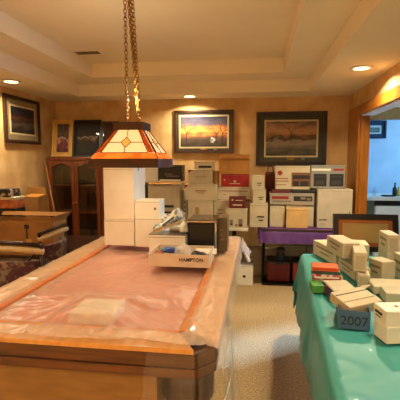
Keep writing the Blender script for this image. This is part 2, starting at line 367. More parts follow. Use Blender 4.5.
# ---------------------------------------------------------------- cartons
def marks(root, kind, x0, x1, z0, z1, y, seed=0):
    """simple print on a front face (local coordinates, face at y)"""
    rnd = random.Random(seed); w = x1-x0; h = z1-z0; t = .0015
    if kind == 'logo':
        MB().box((x0+w*.5, y-t, z0+h*.6), (w*.34, t*2, h*.05)).box((x0+w*.5, y-t, z0+h*.47), (w*.22, t*2, h*.03)).build('print', M_inkr, root)
    if kind == 'lines':
        m = MB()
        for k in range(3): m.box((x0+w*(.35+.1*rnd.random()), y-t, z0+h*(.35+.14*k)), (w*(.3+.2*rnd.random()), t*2, h*.045))
        m.build('print', M_inkg, root)
    if kind == 'dark':
        MB().box((x0+w*.6, y-t, z0+h*.45), (w*.4, t*2, h*.06)).box((x0+w*.62, y-t, z0+h*.3), (w*.25, t*2, h*.05)).build('print', M_ink, root)
    if kind == 'corner':
        MB().prism([(x0+w*.02, y, z1-h*.02), (x0+w*.22, y, z1-h*.02), (x0+w*.02, y, z1-h*.25)], (0, -t*2, 0)).build('print', M_inkr, root)
        MB().box((x0+w*.55, y-t, z0+h*.5), (w*.45, t*2, h*.04)).build('print', M_inkg, root)
def carton(px0, ytop, px1, Yf, depth, z0, label, m=None, name='carton', cat='box', kind=None, group=None, rz=0, tape=True, ybase=None, mode='closed', H=None, seed=None):
    """front face spans px0..px1 at distance Yf; sits at z0; top shows at row ytop"""
    a = atY(px0, ytop, Yf); b = atY(px1, ytop, Yf); w = b.x-a.x; h = H or (a.z+b.z)/2-z0
    cx = (a.x+b.x)/2; m = m or M_carton
    mb = MB()
    if mode == 'closed': mb.box((0, depth/2, h/2), (w, depth, h), bev=.004)
    else: open_box(mb, w, depth, h, flaps=mode == 'flaps')
    o = mb.build(name, m, None, False, (cx, Yf, z0), rz)
    tag(o, label, cat, group)
    if tape and mode == 'closed' and w > .15:
        MB().box((0, depth/2, h), (w*.98, .03, .0016)).box((-w/2-.0, depth/2, h-.03), (.0016, .03, .06)).build('tape', M_tape, o)
    if mode == 'closed' and w > .1:
        MB().box((0, -.0005, h*.985-.012), (w*.97, .0015, .0022)).build('lid_seam', M_inkg, o)
    if kind: marks(o, kind, -w/2, w/2, 0, h, 0, int(px0))
    o['_top'] = z0+h; return o
def open_box(mb, w, d, h, t=.005, flaps=True, fl=.11):
    mb.ab((-w/2, 0, 0), (w/2, d, t)); mb.ab((-w/2, 0, t), (w/2, t, h)); mb.ab((-w/2, d-t, t), (w/2, d, h))
    mb.ab((-w/2, t, t), (-w/2+t, d-t, h)); mb.ab((w/2-t, t, t), (w/2, d-t, h))
    if flaps:
        for (x, y, L, ang, ax) in ((0, d, w, -.5, 'b'), (-w/2, d/2, d, .9, 'l'), (w/2, d/2, d, .9, 'r')):
            if ax == 'b': mb.box((0, d+math.sin(.4)*fl/2, h+math.cos(.4)*fl/2), (w, .004, fl), rx=-.4)
            if ax == 'l': mb.box((-w/2-math.sin(.7)*fl/2, d/2, h+math.cos(.7)*fl/2), (.004, d, fl), ry=-.7)
            if ax == 'r': mb.box((w/2+math.sin(.6)*fl/2, d/2, h+math.cos(.6)*fl/2), (.004, d, fl), ry=.6)
top = lambda o: o['_top']
G = .0012                                     # hair gap between stacked things

# ---------------------------------------------------------------- tables along the back wall
TZ = .745
t1 = empty('folding_table', (-.76, 5.06, 0), 0, 'white topped folding table against the back wall, crowded with cartons', 'table')
MB().box((0, 0, TZ-.018), (1.36, .70, .034), bev=.006).build('table_top', M_tabletop, t1)
for x in (-.5, .5):
    for y in (-.28, .22): MB().tube([(x, y, TZ-.036), (x, y, 0)], .014).build('leg', M_blackm, t1)
t2 = empty('folding_table', (.62, 5.08, 0), 0, 'folding table against the back wall under a purple cloth', 'table')
MB().box((0, 0, TZ-.022), (1.10, .68, .03), bev=.006).build('table_top', M_walnut, t2)
for x in (-.51, .5):
    for y in (-.0, .2): MB().tube([(x, y, TZ-.038), (x, y, 0)], .018 if y == 0 else .014).build('leg', M_blackm, t2)
MB().box((0, -.0, TZ-.11), (1.0, .02, .03)).build('brace', M_blackm, t2)
pc = drape(.07, 1.17, 4.76, 5.40, TZ-.003, (.10, .015, .17, 0), lambda x, y: .0, fold=.04, step=.022, seed=5, flare=.06)
tag(pc.build('purple_tablecloth', M_purple, None, True), 'purple cloth hanging over the front of the back wall table', 'tablecloth')
TP = TZ+.0015

# left white table
s = carton(148, 184, 180, 4.86, .34, TP, 'large grey beige carton with open top flaps on the white table', M_cartong, kind='dark', tape=False)
zz = top(s)
f = MB(); f.box((0, .02, zz-TP+.012), (.38, .10, .004), rx=.15); f.build('flap', M_kraft, s)
bb = carton(158, 165, 182, 4.95, .2, zz+.03, 'black box with pale lettering on the large beige carton', M_black, name='appliance_box', tape=False)
w_ = .3
MB().box((-.02, -.002, .09), (.10, .002, .010)).box((.03, -.002, .065), (.16, .002, .010)).build('lettering', M_inkg, bb)
MB().box((0, -.002, .012), (.27, .003, .022)).build('pale_band', M_tabletop, bb)
bo = MB().lathe((0, 0, 0), [(.016, 0), (.018, .01), (.018, .05), (.008, .065), (.008, .085)], 12).build('small_bottle', mat('lilac_plastic', '8a86c0', .4), None, True, atY(172, 166, 5.0)*1.0)
bo.location = (atY(171, 166, 5.0).x, 5.03, top(bb)+.0005); tag(bo, 'small lilac bottle on top of the black lettered box', 'bottle')
s = carton(130, 184.5, 146, 5.0, .3, TP, 'dark carton squeezed behind the tall white box', M_black, tape=False)
carton(140, 168, 158, 5.1, .2, top(s)+.03, 'small white carton raised behind the tall white box', M_cartonw, kind=None, tape=False)
carton(183.2, 190, 187.3, 4.98, .25, TP, 'narrow upright beige carton right of the large grey beige one', M_carton, kind='lines', tape=False)
s1 = carton(188, 200.5, 213, 4.80, .4, TP, 'cream carton with brown tape down its front, bottom of the tall stack', M_carton)
MB().box((-.04, -.001, .12), (.05, .002, .22)).build('front_tape', M_tape, s1)
s2 = carton(185, 184.5, 216.5, 4.80, .38, top(s1)+G, 'wide cream carton with faint red print, second in the tall stack', M_carton, kind='logo')
MB().prism([(-.2, -.001, .19), (-.14, -.001, .19), (-.2, -.001, .14)], (0, -.001, 0)).build('print', M_inkr, s2)
s3 = carton(188, 169.5, 212, 4.84, .3, top(s2)+G, 'greyish carton with red corner, third in the tall stack', M_cartong, kind='corner')
carton(213.5, 171, 218, 4.95, .2, top(s2)+G, 'slim brown carton beside the third carton of the stack', M_kraft2, tape=False)
s4 = carton(194, 161.3, 213, 4.9, .24, top(s3)+G, 'low cream carton with dark picture, topmost of the tall stack', M_carton, tape=False)
MB().box((.02, -.001, .03), (.16, .002, .03)).build('print', M_ink, s4)
r1 = carton(213.8, 200.5, 230, 4.84, .35, TP, 'cream carton on the white table left of the small red box', M_carton, kind='lines')
r1b = carton(232.5, 200.5, 250, 5.0, .3, TP, 'cream carton behind the small red box', M_carton, tape=False)
r2 = carton(218, 187, 250.5, 4.98, .28, max(top(r1), top(r1b))+G, 'long white carton directly beneath the large red box', mat('pale_carton', 'd4c8b0', .65), kind=None)
MB().box((.0, -.001, .105), (.34, .002, .008)).box((-.12, -.001, .06), (.03, .002, .008)).build('print', M_inkr, r2)
r3 = carton(221, 174.3, 249, 5.0, .26, top(r2)+G, 'large bright red box on the long white carton', M_red, name='red_box', tape=False)
MB().box((.0, -.001, .04), (.13, .002, .008)).box((.0, -.001, .068), (.03, .002, .025)).box((-.13, -.001, .085), (.014, .002, .018)).build('print', M_carton, r3)
r4 = carton(219, 154.5, 249.5, 5.04, .26, top(r3)+G, 'plain kraft cardboard box topmost above the large red box', M_kraft, tape=False)
MB().box((0, -.012, .19), (.4, .03, .004)).build('flap', M_kraft2, r4)
q1 = carton(226, 208.5, 247, 4.73, .1, TP, 'small cream carton with pictures at the table front edge', M_carton, tape=False)
MB().box((-.06, -.001, .06), (.04, .002, .07)).box((.05, -.001, .06), (.05, .002, .09)).box((0, -.001, .03), (.03, .002, .03)).build('print', M_inkg, q1)
MB().box((.05, -.0025, .03), (.04, .002, .03)).box((-.06, -.0025, .04), (.02, .002, .02)).build('print', M_maroon, q1)
q2 = carton(229, 196.5, 246, 4.74, .09, top(q1)+G, 'small dark red box on the small cream carton', M_maroon, name='red_box', tape=False)
MB().box((0, -.001, .04), (.11, .002, .016)).box((-.06, -.001, .1), (.02, .002, .02)).box((.02, -.001, .095), (.09, .002, .010)).build('print', M_carton, q2)

# purple table
s = carton(250, 204, 268, 4.8, .3, TP, 'cream carton at the left end of the purple cloth, lowest of three', M_carton, kind='dark')
s = carton(253, 189.5, 266, 4.82, .25, top(s)+G, 'middle small cream carton of the stack on the purple cloth', M_carton, kind='dark', tape=False)
s = carton(252, 175.5, 264.5, 4.82, .25, top(s)+G, 'top small cream carton of the stack on the purple cloth', M_carton, kind='dark', tape=False)
gb = carton(265.5, 172, 275.5, 5.28, .1, TP, 'tall dark red gift bag behind the small cream cartons', M_maroon, name='gift_bag', cat='bag', tape=False)
MB().tube([(-.035, .02, gb['_top']-TP), (-.03, .02, gb['_top']-TP+.06), (0, .02, gb['_top']-TP+.08), (.03, .02, gb['_top']-TP+.06), (.035, .02, gb['_top']-TP)], .006).build('handle', M_black, gb)
s1 = carton(270, 206.5, 285, 4.86, .34, TP, 'plain cream carton beside the orange tan one on the purple cloth', M_carton, tape=False)
s2 = carton(286, 204.8, 314, 4.94, .32, TP, 'wide cream carton behind the orange tan one', M_carton)
carton(286.5, 209, 308, 4.80, .12, TP, 'orange tan cardboard carton at the front of the purple cloth', mat('tan_cardboard', 'd6a868', .8), tape=False, kind=None)
s3 = carton(270, 193.5, 314.5, 4.92, .3, max(top(s1), top(s2))+G, 'long grey printed appliance carton in the middle of the right stack', mat('grey_print_carton', 'a89c8c', .6), name='appliance_box', tape=False)
MB().box((-.14, -.001, .085), (.20, .002, .035)).build('print', M_inkr, s3); MB().box((.13, -.001, .075), (.22, .002, .06)).build('print', M_ink, s3)
MB().box((-.12, -.001, .04), (.22, .002, .02)).build('print', M_inkg, s3); MB().box((.13, -.0025, .08), (.06, .002, .03)).box((.2, -.0025, .07), (.05, .002, .03)).build('print', M_inkg, s3)
s4 = carton(292, 189.8, 317, 4.96, .24, top(s3)+G, 'thin black box under the appliance cartons', M_black, tape=False)
s4b = carton(272, 189.8, 291, 4.96, .24, top(s3)+G, 'thin dark red box under the appliance carton', M_maroon, tape=False)
s5 = carton(276, 166, 310.3, 4.97, .22, top(s4)+.003, 'cream appliance carton with a brown toaster picture', M_carton, name='appliance_box', tape=False)
MB().box((.10, -.001, .12), (.23, .002, .17)).build('picture', mat('print_brown', '7a4c2c', .6), s5)
MB().box((.10, -.0025, .15), (.2, .002, .045)).box((.04, -.0025, .07), (.07, .002, .06)).box((.14, -.0025, .07), (.1, .002, .06)).build('picture', M_ink, s5)
MB().lathe((0, 0, 0), [(.03, -.001), (.03, .001)], 20).build('emblem', M_inkr, s5).matrix_local = Matrix.Translation((-.155, -.001, .2)) @ Matrix.Rotation(R(90), 4, 'X')
MB().box((-.13, -.001, .13), (.15, .002, .01)).box((-.13, -.001, .10), (.16, .002, .01)).box((-.14, -.001, .055), (.13, .002, .008)).build('print', M_inkr, s5)
wb = carton(318, 189.5, 353, 4.84, .4, TP, 'big plain white box at the right end of the purple cloth', mat('dull_white_carton', 'c0b096', .7), tape=False)
MB().box((-.13, -.001, .10), (.09, .002, .022)).box((-.13, -.001, .05), (.06, .002, .008)).build('print', M_inkg, wb)
MB().prism([(.14, -.001, .10), (.17, -.001, .22), (.185, -.001, .13)], (0, -.002, 0)).build('print', M_inkg, wb)
MB().box((.165, -.001, .085), (.06, .002, .03)).build('print', M_inkb, wb)
s6 = carton(311.3, 165.3, 345.5, 4.97, .22, top(wb)+.003, 'grey appliance carton with two black oven pictures', mat('silver_print_carton', '8f8b84', .5), name='appliance_box', tape=False)
MB().box((-.09, -.001, .10), (.15, .002, .15)).box((.10, -.001, .10), (.16, .002, .15)).build('picture', M_ink, s6)
MB().box((-.09, -.0025, .14), (.12, .002, .012)).box((.10, -.0025, .14), (.12, .002, .012)).box((-.09, -.0025, .07), (.10, .002, .05)).box((.1, -.0025, .07), (.11, .002, .05)).build('picture', mat('print_dark_grey', '3c3a38', .4), s6)
MB().box((-.08, -.001, .225), (.22, .002, .025)).build('lettering', M_cartonw, s6); MB().box((.12, -.001, .225), (.12, .002, .025)).build('lettering', M_inkr, s6)
MB().box((.205, .08, .14), (.006, .22, .26)).build('side_board', M_kraft, s6)

# things beneath the back tables
cx = atZ(245.5, 283, 0); bn = MB().box((0, .09, .12), (.215, .18, .24), bev=.012).build('waste_bin', M_cartonw, None, False, (cx.x-.015, cx.y-.12, 0))
tag(bn, 'small white cube bin with a dark round mark under the table', 'bin')
MB().lathe((0, 0, 0), [(.018, -.001), (.018, .001)], 16).build('emblem', M_ink, bn).matrix_local = Matrix.Translation((.0, -.001, .12)) @ Matrix.Rotation(R(90), 4, 'X')
MB().box((0, .09, .246), (.22, .185, .01), bev=.003).build('lid', M_white, bn)
bg = MB(); bg.lathe((0, 0, 0), [(.08, 0), (.12, .03), (.13, .2), (.10, .38), (.05, .44)], 14)
tag(bg.build('black_bag', M_black, None, True, (-.40, 5.17, 0)), 'slumped black bag on the floor behind the white bin', 'bag')
def redbox(p0, p1, lab, m):
    a = atZ(p0, 284, 0); b = atZ(p1, 284, 0); w = b.x-a.x
    o = MB().box((0, .16, .13), (w, .3, .25), bev=.02).build('storage_tub', m, None, False, ((a.x+b.x)/2, 5.02, .006)); tag(o, lab, 'storage box')
    MB().box((0, .16, .262), (w+.012, .315, .02), bev=.006).build('lid', M_black, o); MB().box((0, -.006, .245), (.08, .012, .018)).build('latch', M_black, o); return o
redbox(267, 290, 'dark red storage tub with black lid under the purple table', mat('dark_red_plastic', '6e0e10', .3))
redbox(292.5, 314, 'brighter orange red storage tub right of the dark red one', mat('orange_red_plastic', 'a83414', .35))
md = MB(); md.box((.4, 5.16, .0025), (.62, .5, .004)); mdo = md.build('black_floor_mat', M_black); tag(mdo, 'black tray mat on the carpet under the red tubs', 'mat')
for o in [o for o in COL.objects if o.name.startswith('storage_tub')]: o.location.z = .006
pm = MB().lathe((0, 0, 0), [(.08, 0), (.085, .02), (.05, .03), (.045, .12), (.06, .13), (.03, .16)], 16).build('portable_pump', mat('dark_grey_plastic', '3a3a38', .4), None, True, (.33, 5.14, .279)); tag(pm, 'dark grey cylindrical gadget standing on the dark red tub', 'gadget')
for i, (a, b, lab, yt) in enumerate(((243, 262, 'pale carton on the floor against the wall behind the bin', 247), (263.5, 280, 'pale carton against the wall behind the dark red tub', 249), (281, 306, 'pale carton with dark line of print against the wall under the purple table', 246), (307, 330, 'pale carton at the right under the purple table', 247))):
    s = carton(a, yt, b, 5.34, .13, 0.001, lab, M_cartong if i != 2 else M_carton, kind='dark' if i == 2 else 'lines', tape=False)

# ---------------------------------------------------------------- framed pictures
def frame(label, w, h, loc, rz, mats, fw=.05, fd=.03, matw=.06, m_f=M_walnut, m_m=None, m_l=None, plaque=True, rx=0, name='framed_picture', glaze=True):
    e = empty(name, loc, rz, label, 'picture', None, rx)
    f = MB()
    for sx in (-1, 1): f.prism([(sx*w/2, 0, -h/2), (sx*w/2, 0, h/2), (sx*(w/2-fw), 0, h/2-fw), (sx*(w/2-fw), 0, -h/2+fw)], (0, fd, 0)); 
    for sz in (-1, 1): f.prism([(-w/2, 0, sz*h/2), (w/2, 0, sz*h/2), (w/2-fw, 0, sz*(h/2-fw)), (-w/2+fw, 0, sz*(h/2-fw))], (0, fd, 0))
    f.build('frame', m_f, e)
    MB().box((0, fd*.75, 0), (w-2*fw+.004, fd*.3, h-2*fw+.004)).build('mat_board', m_m, e)
    iw, ih = w-2*fw-2*matw, h-2*fw-2*matw
    if m_l: MB().box((0, fd*.55, 0), (iw+.045, .004, ih+.045)).build('inner_mat', m_l, e)
    MB().box((0, fd*.48, 0), (iw, .004, ih)).build('painting', mats, e)
    if plaque:
        MB().box((0, fd*.5, -h/2+fw+matw*.45), (.09, .006, .022)).build('plaque', M_brass, e)
        MB().box((.16, fd*.5, -h/2+fw+matw*.45), (.04, .006, .03)).build('remarque', M_inkg, e)
    if glaze:
        g_ = MB(); g_.bm.faces.new([g_.bm.verts.new((sx*(w/2-fw), fd*.15, sz*(h/2-fw))) for sx, sz in ((-1, -1), (1, -1), (1, 1), (-1, 1))]); g_.build('glazing', M_glass, e)
    return e
M_matd = mat('dark_mat_board', '3e3024', .8); M_matl = mat('cream_liner', 'dcc89c', .7); M_matg = mat('grey_green_mat', '4a493c', .8)
def bw(px0, py0, px1, py1, Y): a = atY(px0, py0, Y); b = atY(px1, py1, Y); return (a.x+b.x)/2, (a.z+b.z)/2, b.x-a.x, a.z-b.z
pA = picture('sunset_lake_painting', [(0, '241c1a'), (.18, '4a3a30'), (.30, '6c4c3a'), (.42, 'b8683a'), (.52, 'f0a850'), (.62, 'd8804a'), (.75, '5a5068'), (1, '2a2a44')], 3.5, .28, stretch=(1.2, 1, 2))
pB = picture('river_bank_painting', [(0, '2c2c20'), (.25, '6e6256'), (.42, '94806c'), (.5, '3c2e22'), (.6, '9a6a48'), (.75, 'c49470'), (1, '5c5050')], 4, .3, stretch=(.8, 1, 2))
pC = picture('cabin_dusk_painting', [(0, '120e0c'), (.2, '241c18'), (.33, '5a4c44'), (.42, '1c1410'), (.56, '5a2c14'), (.68, '1c1618'), (1, '1c2030')], 3, .3, stretch=(1, 1, 1))
x, z, w, h = fa = bw(174, 110.5, 233.5, 153, YB-.03); eA = frame('framed orange sunset landscape on the back wall above the carton stacks', w, h, (x, YB-.034, z), 0, pA, m_m=M_matd, m_l=M_matl, matw=.058, fw=.03)
x, z, w, h = bw(256.5, 112, 326, 165.5, YB-.03); eB = frame('framed brown river landscape in wide dark frame on the back wall', w, h, (x, YB-.034, z), 0, pB, m_m=M_matg, m_l=M_matl, matw=.08, fw=.05, m_f=mat('dark_purple_frame', '241218', .35))
def branches(e, x, z0, hh, seed, m, y):
    rnd = random.Random(seed); mb = MB()
    def br(x, z, a, L, wd, k):
        x1, z1 = x+math.sin(a)*L, z+math.cos(a)*L; n = Vector((math.cos(a), 0, -math.sin(a)))*wd
        mb.prism([Vector((x, y, z))-n, Vector((x, y, z))+n, Vector((x1, y, z1))+n*.6, Vector((x1, y, z1))-n*.6], (0, -.0006, 0))
        if k:
            for s_ in (-1, 1): br(x1, z1, a+s_*rnd.uniform(.3, .8), L*rnd.uniform(.5, .75), wd*.6, k-1)
    br(x, z0, .05, hh*.42, hh*.03, 3); mb.build('painted_tree', m, e)
M_tree = mat('painted_dark', '1e1612', .6)
branches(eA, -.24, -.15, .27, 1, M_tree, .0125); branches(eA, .17, -.14, .25, 2, M_tree, .0125); branches(eA, .25, -.14, .26, 3, M_tree, .0125)
branches(eB, .0, -.03, .24, 5, M_tree, .0125)
a = atX(4, 93, XL+.03); b = atX(41, 145, XL+.03); zc = (atX(4, 93, XL).z+atX(4, 143, XL).z)/2
frame('framed dark landscape with pale mat on the left wall', b.y-a.y, atX(4, 94, XL).z-atX(4, 143, XL).z, (XL+.034, (a.y+b.y)/2, zc-.0), R(90), pC, m_m=mat('pale_mat_board', '948464', .8), m_l=M_matl, matw=.085, fw=.04, plaque=False)

# ---------------------------------------------------------------- curio cabinet
CY = 5.06; a = atY(47.5, 157, CY); b = atY(103.5, 157, CY); cw_ = b.x-a.x; ch = a.z
cb = empty('display_cabinet', ((a.x+b.x)/2, CY, 0), 0, 'tall cherry wood display cabinet with two arched glass doors in the back left corner', 'cabinet')
W2 = cw_/2
MB().ab((-W2, .02, 0), (-W2+.03, .4, ch-.05)).ab((W2-.03, .02, 0), (W2, .4, ch-.05)).ab((-W2+.03, .38, .1), (W2-.03, .4, ch-.05)).build('side_panels', M_cherry, cb)
MB().ab((-W2-.0, -.0, ch-.05), (W2+.0, .4, ch), .006).build('top', M_cherry, cb)
MB().ab((-W2, .0, 0), (W2, .4, .09), .004).build('base', M_cherry, cb)
for z in (.45, .83, 1.2): MB().ab((-W2+.03, .06, z), (W2-.03, .37, z+.014)).build('shelf', M_cherry, cb)
MB().ab((-W2+.03, .372, .1), (W2-.03, .379, ch-.06)).build('back_lining', M_cherrydark, cb)
MB().ab((W2-.055, -.0, .09), (W2, .018, ch-.05)).build('corner_post', M_cherry, cb)
MB().ab((-W2, -.0, .09), (-W2+.02, .018, ch-.05)).build('corner_post', M_cherry, cb)
def door(x0, x1, hs):
    z0, z1 = .095, ch-.055; st = .045
    d = MB(); d.ab((x0, -.02, z0), (x0+st, 0, z1)).ab((x1-st, -.02, z0), (x1, 0, z1)).ab((x0+st, -.02, z0), (x1-st, 0, z0+.07))
    pts = [(x0+st, -.02, z1), (x1-st, -.02, z1)]; N = 14
    for k in range(N+1):
        t = k/N; x = x1-st+(x0-x1+2*st)*t; zz = z1-.075+.045*math.sin(math.pi*t)**1.5; pts.append((x, -.02, zz))
    d.prism(pts[::-1], (0, .02, 0)); o = d.build('door', M_cherry, cb)
    g_ = MB(); g_.bm.faces.new([g_.bm.verts.new(p_) for p_ in ((x0+st, -.01, z0+.07), (x1-st, -.01, z0+.07), (x1-st, -.01, z1-.03), (x0+st, -.01, z1-.03))]); g_.build('glass', M_glassdoor, o)
    MB().lathe((0, 0, 0), [(.006, 0), (.012, .006), (.012, .014), (.004, .02)], 12).build('knob', M_brass, o).matrix_local = Matrix.Translation((hs, -.02, .98)) @ Matrix.Rotation(R(90), 4, 'X')
mid = atY(75.5, 190, CY).x-(a.x+b.x)/2
door(-W2+.02, mid-.002, mid-.022); door(mid+.002, W2-.055, mid+.022)

# pictures standing on the cabinet
ctop = ch+.001
def stand(label, px0, px1, yt, Y, m_f, m_m, mats, fw, matw, lean=R(-9), **k):
    a = atY(px0, yt, Y); b = atY(px1, yt, Y); h = (a.z-ctop)/math.cos(lean); w = b.x-a.x
    return frame(label, w, h-.006, ((a.x+b.x)/2, Y-math.sin(lean)*h/2+.0, ctop+.004+h/2*math.cos(lean)), 0, mats, fw=fw, matw=matw, m_f=m_f, m_m=m_m, plaque=False, rx=lean, **k)
M_yel = mat('yellow_gold_frame', 'd8a850', .5)
pD = picture('wine_bottles_collage', [(0, '4a1824'), (.3, '7a3040'), (.45, 'c8a888'), (.55, '3c2a28'), (.7, '6a5a4a'), (1, '3a2c22')], 3.5, .5)
pE = picture('night_still_life', [(0, '0c0a0a'), (.35, '141014'), (.47, '5a2c22'), (.53, '8a8478'), (.58, '181420'), (1, '0c0e14')], 4, .35)
stand('narrow upright picture in broad yellow frame on top of the cabinet', 50, 70.5, 119, 5.14, M_yel, M_yel, pD, .018, .045)
stand('black framed dark picture on the cabinet right of the yellow one', 71.5, 99, 119.5, 5.14, mat('black_frame', '0e0c0c', .35), mat('black_mat', '100e10', .8), pE, .018, .03)
pF = picture('dark_red_print', [(0, '14100e'), (.4, '241814'), (.6, '4a2018'), (1, '1a1412')], 4, .3)
stand('dark reddish framed picture on the cabinet partly behind the hanging lamp', 100, 117, 121, 5.15, M_walnut, M_matd, pF, .018, .02) if atY(117, 121, 5.15).x < b.x+.2 else None

# leaning cue and wall peg
p0 = atY(60, 238, 4.92); p1 = atY(44.5, 160, 5.0); dirn = (p0-p1); bot = p0+dirn*(p0.z/(-dirn.z)) if dirn.z else p0
cue = MB().tube([(bot.x, bot.y, .0), tuple((bot+p1)/2), tuple(p1)], [.016, .012, .007], 10).build('cue_stick', mat('cue_wood', 'b06a34', .3, col2='9c5828'), None, True); tag(cue, 'wooden cue stick leaning beside the display cabinet', 'cue stick')
hk = MB().lathe((0, 0, 0), [(.012, 0), (.012, .02), (.02, .024), (.02, .032)], 12).build('wall_hook', M_black); hk.matrix_world = Matrix.Translation((atY(43.5, 151, YB).x, YB-.001, atY(43.5, 151, YB).z)) @ Matrix.Rotation(R(90), 4, 'X'); tag(hk, 'small dark hook on the back wall near the corner', 'hook')

# ---------------------------------------------------------------- billiard lamp
LY = 2.58; a = atY(88, 160, LY); b = atY(158.5, 168, LY); lw_ = b.x-a.x; lx = (a.x+b.x)/2; zb0, zb1 = b.z, atY(123, 158.5, LY).z
ld = lw_*.92; zt = atY(126, 130, LY+.13).z; ztt = atY(126, 122, LY+.13).z
lp = empty('hanging_lamp', (lx, LY+ld/2, zb0), 0, 'stained glass pendant lamp with wood rim hanging on chains over the pool table', 'lamp')
hw, hd, H0, H1 = lw_/2, ld/2, zb1-zb0, zt-zb0
M_gl = mat('cream_lamp_glass', 'f4e0c0', .35, emit='ffc888', estr=.95, col2='ecd4a8', scale=12)
M_am = mat('amber_lamp_glass', 'c0480c', .25, emit='e86010', estr=.28, col2='7c2004', scale=14, contrast=(.4, .6))
M_amb = mat('flame_lamp_glass', 'ff9c40', .25, emit='ff7a20', estr=.8, col2='a83008', scale=9, contrast=(.42, .58))
M_amd = mat('gold_lamp_glass', 'e8b060', .3, emit='e8a040', estr=.9)
M_rim = mat('lamp_rim_wood', '4c2410', .4, col2='3c1a0a', scale=6, stretch=(1, 1, 8))
r_ = MB(); t = .03
r_.ab((-hw, -hd, 0), (hw, -hd+t, H0), .004).ab((-hw, hd-t, 0), (hw, hd, H0), .004).ab((-hw, -hd+t, 0), (-hw+t, hd-t, H0), .004).ab((hw-t, -hd+t, 0), (hw, hd-t, H0), .004)
r_.build('rim', M_rim, lp)
tw, td = hw*.40, hd*.40
MB().prism([(-tw-.01, -td-.01, H1), (tw+.01, -td-.01, H1), (tw+.01, td+.01, H1), (-tw-.01, td+.01, H1)], (0, 0, ztt-zt)).build('cap', M_rim, lp)
def side(k):
    rot = Matrix.Rotation(k*math.pi/2, 4, 'Z'); A, B = (hw, hd) if k % 2 == 0 else (hd, hw); a_, b_ = (tw, td) if k % 2 == 0 else (td, tw)
    def q(u, v, off=0):                     # u -1..1, v 0..1 on the sloped side
        hx = (A-.012)+(a_-A+.012)*v; y = -((B-.012)+(b_-B+.012)*v)-off; return rot @ Vector((u*hx, y, H0+(H1-H0)*v))
    n = (q(0, 0)-q(0, 0, .001)).normalized()*-.004
    def poly(uv, off=0): return [q(u, v, off) for u, v in uv]
    e = .80; v0 = .20
    MB().prism(poly([(-e, v0), (e, v0), (e*.94, 1), (-e*.94, 1)]), n).build('glass_panel', M_gl, lp)
    MB().prism(poly([(-.98, .0), (.98, .0), (.96, v0-.01), (-.96, v0-.01)], .002), n).build('amber_border', M_amb, lp)
    for s_ in (-1, 1): MB().prism(poly([(s_*(e+.02), v0), (s_*1., v0), (s_*1., 1), (s_*(e*.94), 1)], .002), n).build('amber_border', M_am, lp)
    MB().prism(poly([(0, .74), (.22, .56), (0, .38), (-.22, .56)], .004), n).build('glass_diamond', M_amd, lp)
    l = MB()
    for (u0, w0, u1, w1) in ((0, .74, 0, 1), (0, .38, 0, v0), (-.22, .56, -e*.97, .56), (.22, .56, e*.97, .56), (0, .74, .22, .56), (.22, .56, 0, .38), (0, .38, -.22, .56), (-.22, .56, 0, .74),
                             (-e, v0, e, v0), (-e, v0, -e*.94, 1), (e, v0, e*.94, 1), (-1, 0, -1, 1)):
        l.tube([q(u0, w0, .008), q(u1, w1, .008)], .0028, 6)
    l.build('leading', M_blackm, lp)
for k in range(4): side(k)
def chain(p, q, nm='chain'):
    p = Vector(p); q = Vector(q); L = (q-p).length; n = int(L/.026); m = MB(); d = (q-p)/n; dn = d.normalized()
    ax = dn.orthogonal().normalized(); ay = dn.cross(ax)
    for i in range(n):
        c_ = p+d*(i+.5); s_ = ax if i % 2 else ay
        m.tube([c_ + dn*math.cos(t_*math.pi/4)*.018 + s_*math.sin(t_*math.pi/4)*.0115 for t_ in range(8)], 0.0034, 5, closed=True)
    m.build(nm, M_brass, lp, True)
ctp = ztt-zb0; cz = ZT-zb0-.03
chain((-tw*.15, -.06, ctp), (-.0, -.12, cz)); chain((tw*.75, -.06, ctp), (.05, -.12, cz)); chain((tw*.35, .05, ctp), (0.015, -.10, cz)); chain((tw*.55, .0, ctp), (.035, -.14, cz))
MB().lathe((.02, -.12, ZT-zb0-.035), [(.055, 0), (.07, .015), (.07, .034)], 20).build('ceiling_plate', M_brass, lp)
MB().tube([(tw*.5, -.03, ctp), (tw*.5, -.03, ctp+.05), (tw*.48, -.02, ctp+.09)], .007, 8).build('hook', M_brass, lp)
pl = bpy.data.lights.new('lamp_bulb', 'AREA'); pl.shape = 'DISK'; pl.size = .25; pl.energy = 2.4; pl.color = WARM
po = bpy.data.objects.new('lamp_bulb', pl); COL.objects.link(po); po.location = (lx, LY+ld/2, zb0+.01)
# added point light above the closed cap, standing in for upward glow
ul = bpy.data.lights.new('lamp_glow_fill', 'POINT'); ul.energy = 9; ul.color = WARM; ul.shadow_soft_size = .06
uo = bpy.data.objects.new('lamp_glow_fill', ul); COL.objects.link(uo); uo.location = (lx, LY+ld/2, zb0+ctp+.14)

# ---------------------------------------------------------------- things on the pool table
QZ = PZ+.03                          # top of the film
def onpool(px0, px1, ybase, ytop, depth, label, z0=QZ, m=M_cartonw, rz=0, **k):
    Yf = atZ((px0+px1)/2, ybase, QZ).y; return carton(px0, ytop, px1, Yf, depth, z0, label, m, rz=rz, **k)
w1 = onpool(104, 134, 245.5, 219.5, .34, 'wide white carton at the bottom left of the white stack', tape=False)
Yw = w1.location.y
w2 = carton(134.8, 217.5, 163, Yw-.02, .25, QZ, 'white carton at the bottom right of the white stack', M_cartonw, tape=False)
w3 = carton(103, 167.5, 133.5, Yw+.0, .34, top(w1)+G, 'tall white upright box topmost on the pool table', M_cartonw, tape=False)
MB().box((-.0, 0, .0), (.001, .03, .03)).build('print', M_inkg, w3).location = (.5*(atY(133.5, 190, Yw).x-atY(103, 190, Yw).x)+.0, .13, .42)
w4 = carton(134.5, 200.5, 159, Yw+.0, .2, top(w2)+G, 'small white box on the right of the white stack', M_cartonw, tape=False)
